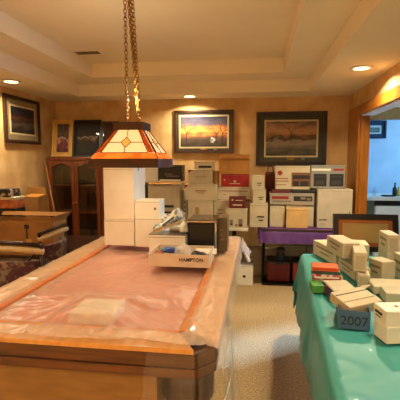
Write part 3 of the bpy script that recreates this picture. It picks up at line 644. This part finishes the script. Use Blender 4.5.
MB().box((.07, -.001, .07), (.02, .002, .02)).build('print', M_inkg, w4)
# open tray of party goods
def tray(px0, px1, ybase, ytop, depth, label, m, z0, name='open_tray_box', rz=0, Yf=None):
    Yf = Yf or atZ((px0+px1)/2, ybase, z0).y; a = atY(px0, ytop, Yf); b = atY(px1, ytop, Yf); h = a.z-z0; w = b.x-a.x
    mb = MB(); open_box(mb, w, depth, h, flaps=False); o = mb.build(name, m, None, False, ((a.x+b.x)/2, Yf, z0), rz); tag(o, label, 'box'); return o, w, h, Yf
tr, tw_, th_, tY = tray(148.5, 209.5, 267, 253.5, .3, 'low open white cardboard tray with lettering on the pool table', mat('tray_card', 'e2cdb4', .6), QZ)
text('HAMPTON', 'lettering', .034, M_ink, tr, (.085, -.001, th_*.58), (R(90), 0, 0), bold=True)
tx = tr.location.x
def lump(name, label, cat, m, loc, s, seed=0, rz=0):
    mb = MB(); bmesh.ops.create_icosphere(mb.bm, subdivisions=3, radius=1)
    for v in mb.bm.verts:
        n = noise.noise(v.co*1.6+Vector((seed, 0, 0))); v.co *= 1+.35*n; v.co = Vector((v.co.x*s[0], v.co.y*s[1], max(-s[2]*.7, v.co.z*s[2])))
    o = mb.build(name, m, None, True, (loc[0], loc[1], loc[2]+s[2]*.7), rz); return tag(o, label, cat)
M_clr = sheer('clear_bag', 'f0e8dc', .35, .15)
tz = QZ+.006
lump('ribbon_roll', 'blue and teal ribbon roll lying in the open tray', 'ribbon', mat('blue_ribbon', '1f6fb0', .4, col2='2a3a90', scale=9), (tx-.10, tY+.2, tz+.045), (.06, .04, .025), 2)
lump('ribbon_roll', 'small dark navy ribbon in the open tray beside the blue roll', 'ribbon', mat('navy_ribbon', '20285c', .4), (tx-.06, tY+.13, tz+.02), (.03, .03, .018), 3)
lump('paper_bundle', 'brown wrapped bundle at the left end of the open tray', 'bundle', mat('brown_wrap', 'a4582a', .4), (tx-.165, tY+.11, tz), (.04, .05, .045), 5)
lump('clear_bag', 'crinkled clear bag in the middle of the open tray', 'bag', M_clr, (tx-.0, tY+.17, tz), (.06, .06, .065), 7)
lump('tape_dispenser', 'dark grey gadget at the right of the open tray', 'gadget', mat('slate_plastic', '2c2a34', .35), (tx+.12, tY+.11, tz), (.065, .045, .05), 9, .3)
lump('paper_bundle', 'small brown packet at the front of the open tray', 'bundle', mat('tan_packet', '9a7a50', .5), (tx-.10, tY+.06, tz), (.035, .03, .018), 11)
lump('paper_bundle', 'small grey packet in the open tray beside the clear bag', 'bundle', mat('grey_packet', '8a8478', .5), (tx-.035, tY+.07, tz), (.03, .03, .018), 13)
fl = MB().box((.0, 0, .055), (.15, .075, .010), rz=.1, rx=.3, bev=.003).build('folded_card', M_cartonw, None, False, (tx+.16, tY+.22, tz+.0)); tag(fl, 'white folded card standing at the back right of the tray', 'card')
# glossy white box behind the tray with the sneaker on it
k1 = carton(149, 235.5, 185, tY+.31, .16, QZ, 'low white box with grey glossy lid behind the open tray', M_cartonw, tape=False)
lid = MB().box((0, .09, .0), (.285, .175, .006)).build('lid', mat('grey_gloss_lid', '5c564c', .15), k1); lid.location = (0, 0, top(k1)-QZ+.003)
# sneaker
sx = atY(172, 225, tY+.42).x; kz = top(k1)+.008
sh = empty('sneaker', (sx-.01, tY+.42, kz), R(28), 'white and blue sneaker propped up on the grey lid', 'shoe')
prof = []
mb = MB(); NS = 18; rings = []
for i in range(NS+1):
    t = i/NS; x = -.12+.25*t; hh = .035+.055*smooth(.35, .9, t); wd_ = .038*math.sin(math.pi*min(1, (t*.92+.08)))**.45+.004
    hh *= (math.sin(min(1, t*6+.25)*math.pi/2)) * (1 if t < .97 else .85); rings.append([mb.bm.verts.new((x, wd_*math.cos(a_), .018+max(0, hh*math.sin(a_)))) for a_ in [math.pi*k/9 for k in range(10)]])
for A, B in zip(rings, rings[1:]):
    for k in range(9): mb.bm.faces.new((A[k], A[k+1], B[k+1], B[k]))
    mb.bm.faces.new((A[0], B[0], B[9], A[9]))
mb.bm.faces.new(rings[0]); mb.bm.faces.new(rings[-1][::-1])
mb.build('upper', mat('sneaker_white', 'd4ccb4', .6, col2='5c7898', scale=22, contrast=(.52, .6)), sh, True)
sl = []
for k in range(24):
    a_ = 2*math.pi*k/24; sl.append((.005+.135*math.cos(a_), .043*math.sin(a_), 0))
MB().prism(sl, (0, 0, .018)).build('sole', mat('sneaker_sole', 'c8b48c', .6), sh)
MB().box((.0, -.040, .045), (.11, .004, .014), ry=-.25).box((.0, .040, .045), (.11, .004, .014), ry=-.25).build('side_stripe', mat('sneaker_blue', '4a6c9c', .5), sh)
lc = MB()
for k in range(4): lc.tube([(-.03+.025*k, -.022, .062+.012*k), (-.03+.025*k, .022, .062+.012*k)], .004, 6)
lc.build('laces', M_ink, sh)
sh.rotation_euler = (R(0), R(-20), R(25)); sh.location = (sx-.02, tY+.40, kz+.050)
lump('cloth_ball', 'crumpled blue and cream cloth leaning on the sneaker', 'cloth', mat('blue_cloth', '4c7098', .7, col2='d8b070', scale=14), (atY(177, 214, tY+.5).x+.03, tY+.50, kz+.10), (.03, .03, .035), 4)
lump('white_pouch', 'white pouch with dark edge between sneaker and black toaster oven', 'pouch', mat('white_pouch', 'e0dccc', .5), (sx+.095, tY+.41, kz), (.035, .045, .05), 6)
# toaster oven in clear wrap
oy = tY+.40; a = atY(187.5, 219.5, oy); b = atY(216.5, 219.5, oy); ow = b.x-a.x; oh = a.z-QZ
ov = empty('toaster_oven', ((a.x+b.x)/2, oy, QZ), 0, 'black toaster oven with chrome edges at the far end of the pool table', 'toaster oven')
MB().ab((-ow/2, .0, .012), (ow/2, .30, oh-.012), .008).build('body', M_black, ov)
MB().ab((-ow/2, .0, oh-.011), (ow/2, .30, oh), .004).build('top_cover', mat('smoked_top', '8c8478', .12, metal=.7), ov)
MB().ab((ow/2-.014, -.004, .0), (ow/2+.003, .01, oh-.012), .003).ab((-ow/2-.002, -.004, oh-.02), (ow/2+.003, -.0, oh-.01)).build('chrome_edge', M_chrome, ov)
MB().ab((-ow/2+.01, -.006, .03), (ow/2-.02, -.001, oh-.03), .002).build('door', mat('black_gloss', '0a0908', .35), ov)
MB().tube([(-ow/2+.03, -.02, oh-.04), (ow/2-.04, -.02, oh-.04)], .005).build('handle', M_black, ov)
for sx_ in (-1, 1): MB().ab((sx_*(ow/2-.03)-.012, .02, 0), (sx_*(ow/2-.03)+.012, .05, .012)).build('foot', M_black, ov)
carton(217.8, 217.5, 227.5, oy+.10, .2, QZ, 'narrow dull brown box right of the toaster oven', mat('dull_brown_box', '6c5a40', .3), tape=False, kind='lines')

# ---------------------------------------------------------------- teal table on the right
E0 = atZ(303, 254, .75); E1 = atZ(330, 361, .75)
ang = math.atan2(E0.x-E1.x, E0.y-E1.y)
LT, WT = 2.55, .78; ex = (E0.x-E1.x)/(E0.y-E1.y)
def skew(p): return Vector((p.x + (p.y-1.0)*ex, p.y, p.z))
X0t = E1.x-(E1.y-1.0)*ex
tt = empty('folding_table', (X0t+WT/2+(2.2-1)*ex, 2.2, 0), 0, 'long folding table beneath the turquoise plastic cloth', 'table')
tt.rotation_euler.z = -math.atan(ex)
MB().box((0, 0, .725), (WT, LT, .035), bev=.006).build('table_top', M_tabletop, tt)
for x in (-.3, .3):
    for y in (-1.05, -.1, .1, 1.05): MB().tube([(x, y, .707), (x, y, 0)], .014).build('leg', M_blackm, tt)
def tealtop(x, y):
    return .004*noise.noise(Vector((x*5, y*3, 2)))+.007*max(0, 1-abs(noise.noise(Vector((x*2.6+y*1.6, y*4.4-x*1.5, 7))))*6)*(1-smooth(1.75, 2.0, y))+.003 if y < 2 else .003
tc = drape(X0t, X0t+WT, 2.2-LT/2, 2.2+LT/2, .747, (.33, .10, .1, .42), tealtop, fold=.035, fq=3, step=.024, seed=21, flare=.10, skew=skew)
teal = tc.build('plastic_tablecloth', M_teal, None, True); tag(teal, 'shiny turquoise plastic tablecloth draped over the right hand table', 'tablecloth')
KZ = .761
def cbox(near, left, right, z0, ytop, label, m=M_carton, name='carton', cat='box', kind=None, mode='closed', group=None, w=None, h=None, shift=(0, 0)):
    """oriented box: near bottom corner, bottom-left corner and (rough) right-hand corner, by their places on the plane z0"""
    N = atZ(*near, z0); Lp = atZ(*left, z0); a = Lp-N; La = a.length; a.normalize()
    b = Vector((a.y, -a.x, 0))
    if w is None: Rp = atZ(*right, z0); w = abs((Rp-N).dot(b))
    H = h if h else zat(N, ytop)-z0
    # local x along b (right), local y along a (back-left)
    rz = math.atan2(b.y, b.x)
    mb = MB()
    if mode == 'closed': mb.ab((0, 0, 0), (w, La, H), .003)
    else:
        t = .004; mb.ab((0, 0, 0), (w, La, t)).ab((0, 0, t), (w, t, H)).ab((0, La-t, t), (w, La, H)).ab((0, t, t), (t, La-t, H)).ab((w-t, t, t), (w, La-t, H))
    o = mb.build(name, m, None, False, (N.x+shift[0], N.y+shift[1], z0), rz); tag(o, label, cat, group)
    o['_top'] = z0+H; o['_w'] = w; o['_l'] = La; o['_h'] = H
    if kind in ('side', 'both'):
        MB().ab((-.0012, La*.15, H*.62), (0, La*.85, H*.74)).ab((-.0012, La*.3, H*.32), (0, La*.7, H*.42)).build('print', M_inkg, o)
    if kind in ('end', 'both'):
        MB().ab((w*.12, -.0012, H*.12), (w*.88, 0, H*.84)).build('end_flap', M_cartong, o)
    if mode == 'closed': MB().ab((w*.03, La*.03, H), (w*.97, La*.97, H+.0012)).build('lid', m, o)
    return o
GR = None
A1 = cbox((336, 266), (313, 253), (344, 262), KZ, 251, 'long white printed carton at the far left corner of the turquoise table', kind='side', w=.13)
B1 = cbox((342, 258.5), (326.5, 248.5), (352, 255.5), top(A1)+G, 243.5, 'white carton lying across the far left cartons, upper layer', kind='both', w=.12)
C1 = cbox((355, 281), (338, 268), (366, 280), KZ, 268.5, 'white printed carton in the lower layer left of the middle', kind='side', w=.10)
D2 = cbox((367.5, 283), (364, 270), (380, 283), KZ, 272, 'small carton with a grey end in the lower layer near the middle', kind='end', w=.005) if False else None
D1 = cbox((353.5, 271), (351.5, 261.5), (366.5, 271.5), top(C1)+G, 252.5, 'upright carton with grey end on top of the middle cartons', kind='end')
E_ = cbox((356, 262), (352.5, 255.5), (373, 262), KZ, 246, 'pale carton just behind the upright grey ended one', kind=None, h=.11, shift=(.0, .13))
G1 = cbox((381.5, 282), (368, 276), (391.5, 281), KZ, 262.5, 'grey shaded carton in the lower layer right of the middle', kind='side', w=.10)
F1 = cbox((390, 258), (380.5, 251), (400, 257), top(G1)+.0+G, 238.5, 'tall carton standing at the far right above the others', kind='both', shift=(.02, .12))
F0 = MB().ab((0, 0, 0), (F1['_w'], F1['_l'], F1.location.z-KZ-G)).build('carton', M_carton, None, False, (F1.location.x, F1.location.y, KZ), F1.rotation_euler.z); tag(F0, 'carton mostly hidden beneath the tall carton at the far right of the heap', 'box')
H1_ = cbox((404, 283), (392.5, 275), (414, 282), KZ, 258, 'printed carton at the right edge of the heap', kind='side', w=.12)
D3 = cbox((355.5, 285), (354, 279), (367.5, 285), KZ, 273.5, 'small low carton with grey end below the upright one', kind='end', shift=(.004, -.03))
I1 = cbox((374, 294), (366, 285), (412, 293), KZ, 288, 'flat white carton in front of the grey shaded one', kind=None, h=.045)
J1 = cbox((386, 304), (379.5, 295), (418, 303), KZ, 296, 'white carton with small red mark at the right edge behind the near pair', kind=None, h=.06)
L1 = cbox((386.5, 344.5), (373.5, 334), (420, 347), KZ, 328, 'nearest pale carton at the right edge of the turquoise table', M_cartonw)
K1 = cbox((385.8, 327.0), (373.2, 316.5), (420, 329), top(L1)+G, 312, 'white carton with dark lettering resting on the nearest carton', M_cartonw)
MB().ab((-.0012, K1['_l']*.3, K1['_h']*.5), (0, K1['_l']*.85, K1['_h']*.68)).ab((-.0012, K1['_l']*.4, K1['_h']*.3), (0, K1['_l']*.8, K1['_h']*.38)).build('lettering', M_ink, K1)
MB().ab((K1['_w']*.5, K1['_l']*.45, K1['_h']+.001), (K1['_w']*.6, K1['_l']*.6, K1['_h']+.003)).build('print', M_inkr, K1)
# blue box marked 2007, holding papers
M_blue = mat('slate_blue_box', '44668c', .6, col2='3d5d80', scale=6)
N = atZ(338, 327.5, KZ); Q = atZ(370, 331, KZ); bl_w = (Q-N).length; brz = math.atan2(Q.y-N.y, Q.x-N.x); bh = zat(N, 309.5)-KZ
mb = MB(); t = .003; bl = .24
mb.ab((0, 0, 0), (bl_w, bl, t)).ab((0, 0, t), (bl_w, t, bh)).ab((0, bl-t, t), (bl_w, bl, bh)).ab((0, t, t), (t, bl-t, bh)).ab((bl_w-t, t, t), (bl_w, bl-t, bh))
b7 = mb.build('blue_shoe_box', M_blue, None, False, (N.x, N.y, KZ), brz); tag(b7, 'open slate blue shoe box with 2007 written on its end', 'box')
text('2007', 'handwriting', .062, M_ink, b7, (bl_w*.50, -.0006, bh*.42), (R(90), 0, 0), depth=.0008)
cL = lambda u, v, z: b7.matrix_basis @ Vector((u, v, z))
def inbox(name, label, cat, m, u, v, z, d, rz, rx, ry, stripe=None):
    o = MB().box((0, 0, 0), d, bev=.004).build(name, m, None); o.matrix_basis = Matrix.Translation(Matrix.Translation((N.x, N.y, KZ)) @ Matrix.Rotation(brz, 4, 'Z') @ Vector((u, v, z))) @ Matrix.Rotation(brz+rz, 4, 'Z') @ Matrix.Rotation(rx, 4, 'X') @ Matrix.Rotation(ry, 4, 'Y')
    tag(o, label, cat)
    if stripe:
        MB().box((0, d[1]*.25, d[2]/2+.0006), (d[0]*.96, .006, .0012)).box((0, -d[1]*.18, d[2]/2+.0006), (d[0]*.96, .003, .0012)).build('stripe', M_ink, o)
    return o
inbox('white_box', 'cream box with dark stripes tilted in the blue box', 'box', M_carton, .085, .12, .097, (.19, .15, .05), R(35), R(10), R(-4), True)
inbox('envelope', 'cream envelope sticking out at the right of the blue box', 'envelope', M_cartonw, bl_w-.02, .17, .10, (.11, .09, .006), R(-20), R(25), R(10))
inbox('envelope', 'folded cream paper behind the tilted striped box', 'envelope', M_carton, bl_w-.03, .245, .11, (.12, .07, .006), R(30), R(-20), R(-25))
# coloured games and books at the left edge of the table
def slab(px, py, z0, L, W, Hh, rz, label, name, cat, m, page=None):
    p = atZ(px, py, z0); o = MB().ab((0, 0, 0), (L, W, Hh), .002).build(name, m, None, False, (p.x, p.y, z0), rz); tag(o, label, cat); o['_top'] = z0+Hh
    if page: MB().ab((.01, -.0012, Hh*.3), (L-.01, 0, Hh*.7)).build('print', page, o)
    return o
M_or = mat('orange_cover', 'd8601a', .4); M_rd = mat('crimson_cover', 'b02434', .4, col2='d8c8b8', scale=30, contrast=(.5, .6)); M_gn = mat('green_cover', '2f7a34', .45, col2='5aa040', scale=20)
s = slab(313, 284, KZ, .17, .13, .028, R(-4), 'green game box at the bottom of the coloured pile', 'game_box', 'box', M_gn, M_inkb)
g_ = slab(312.5, 293, KZ, .07, .10, .045, R(4), 'small bright green box in front of the coloured pile', 'game_box', 'box', M_gn)
s = slab(313, 282, top(s)+G, .18, .13, .022, R(-8), 'yellow edged book in the middle of the coloured pile', 'book', 'book', mat('olive_cover', '8a8a4a', .5), M_cartonw)
s = slab(312.5, 279, top(s)+G, .17, .12, .026, R(-3), 'crimson and white box under the orange book', 'game_box', 'box', M_rd, M_cartonw)
s = slab(312, 273.5, top(s)+.002, .17, .12, .020, R(-6), 'dark teal book between the crimson box and orange book', 'book', 'book', mat('dark_teal_cover', '3c5a50', .5))
s = slab(312, 270.5, top(s)+G, .16, .12, .024, R(-5), 'bright orange book on top of the coloured pile', 'book', 'book', M_or, mat('red_orange', 'c03c18', .5))
n1 = cbox((334, 302), (322.5, 290), (350, 296), KZ, 290, 'cream topped box with blue and red sides left of the blue box', M_carton, h=.062, w=.14)
MB().ab((-.0015, .004, .004), (0, n1['_l']-.004, .055)).build('blue_side', mat('violet_print', '33307a', .5), n1)
MB().ab((-.003, .02, .006), (-.0015, .04, .054)).ab((-.003, n1['_l']*.6, .006), (-.0015, n1['_l']*.75, .054)).build('red_print', M_inkr, n1)
MB().ab((.004, -.0015, .004), (.136, 0, .055)).build('red_side', mat('red_side', 'a0302c', .5), n1)
# leaning dark frame at the far end of the table
FY = 3.46; a = atY(333.5, 214, FY+.12); b = atY(399, 214, FY+.12); fw_ = b.x-a.x; fh = (a.z-KZ-.004)/math.cos(R(-12))
lf = frame('dark frame with orange liner and blank brown centre leaning behind the heap of cartons', fw_, fh, ((a.x+b.x)/2, FY+.12-math.sin(R(12))*fh/2*0-.02, KZ+.006+fh/2*math.cos(R(12))), -math.atan(ex)*0, mat('blank_brown_backing', 'b08c54', .8, col2='a8844c', scale=3), fw=.045, matw=.035, m_f=mat('dark_brown_frame', '1e1010', .35), m_m=mat('orange_liner', 'a85a1c', .6), plaque=False, rx=R(-12), name='empty_picture_frame', glaze=False)
lf['category'] = 'picture frame'

# ---------------------------------------------------------------- left side: boxes, chairs
def floor_table(x0, x1, y0, y1, z, label):
    e = empty('card_table', ((x0+x1)/2, (y0+y1)/2, 0), 0, label, 'table'); w = (x1-x0)/2; d = (y1-y0)/2
    MB().ab((-w, -d, z-.03), (w, d, z), .005).build('table_top', M_walnut, e)
    for sx_ in (-1, 1):
        for sy_ in (-1, 1): MB().tube([(sx_*(w-.05), sy_*(d-.05), z-.03), (sx_*(w-.05), sy_*(d-.05), 0)], .014).build('leg', M_blackm, e)
    return e
floor_table(-2.80, -1.80, 3.63, 4.75, .60, 'dark card table by the left wall under the cardboard boxes')
z0 = .602
Yo = 3.64; a = atY(-16, 221, Yo); b = atY(53, 221, Yo); wo = b.x-a.x; ho = (a.z+b.z)/2-z0
mb = MB(); t = .006; do = .28
mb.ab((0, 0, 0), (wo, do, t)).ab((0, 0, t), (wo, t, ho)).ab((0, do-t, t), (wo, do, ho)).ab((0, t, t), (t, do-t, ho)).ab((wo-t, t, t), (wo, do-t, ho))
ob = mb.build('open_cardboard_box', M_kraft2, None, False, (a.x, Yo, z0), 0); tag(ob, 'large open brown cardboard box behind the left chairs', 'box')
MB().box((wo+.025, do/2, ho+.03), (.004, do, .09), ry=.65).build('flap', M_kraft2, ob)
MB().box((wo/2, do+.02, ho+.035), (wo, .004, .05), rx=-.75).build('flap', M_kraft2, ob)
lb = MB().ab((wo*.60, -.003, .10), (wo*.68, -.0005, .17)).build('shipping_label', mat('yellow_label', 'd8a048', .6), ob)
MB().box((wo*.62, -.002, .29), (.05, .002, .04)).box((wo*.62, -.002, .22), (.015, .002, .12)).build('print', M_ink, ob)
kb = carton(17.5, 197, 38, 4.38, .24, z0, 'tall brown cardboard box with open orange top by the left wall', M_kraft2, mode='open')
kk = kb.data
wk = atY(37, 197, 4.36).x-atY(15, 197, 4.36).x; hk_ = kb['_top']-z0
MB().box((-.02, .235, hk_+.05), (wk*.9, .004, .10)).build('flap', M_kraft2, kb)
MB().box((.03, .10, hk_+.012), (wk*.7, .18, .004), rx=.1).build('flap', mat('orange_card', 'c8832c', .7), kb)
rise = carton(-8, 226, 14.5, 3.96, .2, z0, 'dark carton beneath the black case at the left wall', M_kraft2, tape=False); zz = top(rise)+G
aa, bb_ = -2.80, atY(14.5, 200, 3.96).x
for h_, m_, lab, nm, ct in ((.19, M_black, 'black storage case at the left edge behind the brown box', 'storage_case', 'case'), (.09, mat('red_game_box', 'a03a24', .5, col2='c07840', scale=16), 'red and orange printed box on the black case', 'game_box', 'box'), (.03, M_carton, 'flat cream box on the red printed box', 'flat_box', 'box'), (.085, mat('black_floral', '1c1410', .5, col2='b0a090', scale=18, contrast=(.55, .62)), 'black and white patterned box topmost at the left edge', 'patterned_box', 'box')):
    o = MB().ab((0, 0, 0), (bb_-aa-(.05 if nm == 'patterned_box' else 0), .2, h_), .004).build(nm, m_, None, False, (aa, 3.96, zz)); tag(o, lab, ct); zz += h_+G
    if nm == 'storage_case': MB().ab((.03, -.002, .05), (bb_-aa-.03, 0, .065)).build('metal_strip', M_chrome, o)
M_tube = mat('dark_bronze_tube', '2c1812', .25, metal=.5)
M_band = mat('tan_leather_band', 'b89c70', .5)
M_flor = mat('maroon_floral_cushion', '4a2028', .8, col2='7a6850', scale=22, contrast=(.5, .62))
def chair(loc, rz, label):
    e = empty('padded_chair', loc, rz, label, 'chair', 'padded metal chairs beside the pool table')
    # local: back at +y facing -y; top rail at z .93
    w = .26; arc = lambda z, r=0: [(w*math.sin(t_)*1.0, .20+.10*(math.cos(t_)-1)-.0, z+.03*math.cos(t_*1.2)) for t_ in [(-1.35+2.7*k/12) for k in range(13)]]
    MB().tube(arc(.93), .016).build('top_rail', M_tube, e, True)
    MB().tube([(x, y, z-.045) for x, y, z in arc(.93)], .024).build('tan_band', M_band, e, True)
    b_ = MB(); pts = arc(.62)
    b_.prism([(x*.85, y+.012, 0) for x, y, z in pts]+[(x*.85, y-.03, 0) for x, y, z in pts[::-1]], (0, 0, .22)); bo_ = b_.build('backrest', M_flor, e); bo_.location.z = .60
    MB().box((0, -.02, .46), (.46, .44, .07), bev=.025).build('seat', M_flor, e, True)
    MB().box((0, -.02, .415), (.44, .42, .02)).build('seat_frame', M_tube, e)
    for sx_ in (-1, 1):
        x = sx_*.245; MB().tube([(x, .13, .93), (x, .15, .6), (x*.95, .17, .42), (x, .24, 0)], .014).build('leg', M_tube, e, True)
        MB().tube([(x*.95, -.2, .42), (x, -.24, 0)], .014).build('leg', M_tube, e, True)
        MB().tube([(x, .13, .80), (x*1.12, .0, .68), (x*1.12, -.16, .65), (x, -.2, .43)], .012).build('armrest', M_tube, e, True)
    return e
pa = atY(20, 246, 3.05)
chair((-1.78, 2.80, 0), R(180), 'metal chair with maroon floral cushion at the left edge, nearest the camera')
pb = atY(64, 240, 3.5)
chair((-1.93, 3.33, 0), R(-88), 'metal chair with tan band seen side on between the brown box and pool table')

# ---------------------------------------------------------------- neighbouring room contents
cn = empty('counter', (2.75, 6.35, 0), 0, 'white topped counter with dark recess in the daylit neighbouring room', 'counter')
ca = atY(366, 197, 6.0); zc_ = ca.z
x0 = ca.x-2.75
MB().ab((x0, -.35, zc_-.05), (1.6, .35, zc_), .006).build('worktop', M_white, cn)
MB().ab((x0+.14, -.28, zc_-.13), (1.6, .3, zc_-.051)).build('dark_recess', M_black, cn)
MB().ab((x0, -.30, 0), (x0+.13, .3, zc_-.051)).build('end_post', mat('sage_paint', '6c6c54', .6), cn)
MB().ab((x0+.14, -.32, 0), (1.6, .3, zc_-.131), .02).build('cabinet', M_white, cn)
def bottle(px, yb, hgt, m, lab, nm='bottle'):
    p = atY(px, 195, 6.2); o = MB().lathe((0, 0, 0), [(.02, 0), (.032, .01), (.032, hgt*.55), (.012, hgt*.72), (.012, hgt)], 14).build(nm, m, None, True, (p.x, 6.2, zc_+.001)); return tag(o, lab, 'bottle')
bottle(394.5, 193, .2, M_black, 'black bottle on the counter in the neighbouring room'); bottle(398.5, 193, .14, mat('yellow_plastic', 'c8b840', .4), 'yellow bottle beside the black one on the counter')
bottle(374, 193, .13, M_glass, 'clear slim bottle at the left of the counter')
p = atY(387, 195, 6.15); tag(MB().box((0, 0, .012), (.16, .1, .022), bev=.004).build('small_tray', M_black, None, False, (p.x, 6.12, zc_+.001)), 'small dark tray on the counter in the neighbouring room', 'tray')
x, z, w, h = bw(352, 121, 386, 138.5, Y2-.03)
frame('picture with dark blue mat on the neighbouring room wall', w, h, (x, Y2-.04, z), 0, picture('grey_landscape', [(0, '3a4a48'), (.4, '7a8a84'), (.6, '46544c'), (1, 'a0aca8')], 3, .3), fw=.03, matw=.075, m_f=mat('navy_frame', '1c2c44', .4), m_m=mat('navy_mat', '24405c', .7), m_l=M_white, plaque=False)
cu = MB(); NX = 40
pts = [(3.02+.5*i/NX, Y2-.06+.025*math.sin(i*1.1), .95) for i in range(NX+1)]
cu.prism(pts+[(x_, y_+.004, z_) for x_, y_, z_ in pts[::-1]], (0, 0, 1.0)); tag(cu.build('curtain', mat('sea_green_curtain', '3c7c80', .7), None, True), 'sea green curtain in the neighbouring room', 'curtain')

# ---------------------------------------------------------------- power cord on the floor
pts = []
for (x, y) in ((160, 398), (176, 394), (190, 393), (205, 401), (218, 412), (224, 402), (228, 388), (231, 374), (228, 367), (222, 369)):
    p = atZ(x, y, .008); pts.append(p)
sm = []
for i in range(len(pts)-1):
    p0, p1, p2, p3 = pts[max(0, i-1)], pts[i], pts[i+1], pts[min(len(pts)-1, i+2)]
    for k in range(5):
        t = k/5; sm.append(.5*((2*p1)+(p2-p0)*t+(2*p0-5*p1+4*p2-p3)*t*t+(3*p1-p0-3*p2+p3)*t**3))
sm.append(pts[-1])
tag(MB().tube(sm, .006, 8).build('power_cord', M_cartonw, None, True), 'white power cord curling on the carpet by the pool table corner', 'cord')

# tidy helper properties
for o in bpy.data.objects:
    for k in ('_top', '_w', '_l', '_h'):
        if k in o: del o[k]
vs = bpy.context.scene.view_settings
vs.view_transform = 'Standard'; vs.look = 'None'; vs.gamma = 1; vs.exposure = 0; vs.use_curve_mapping = False
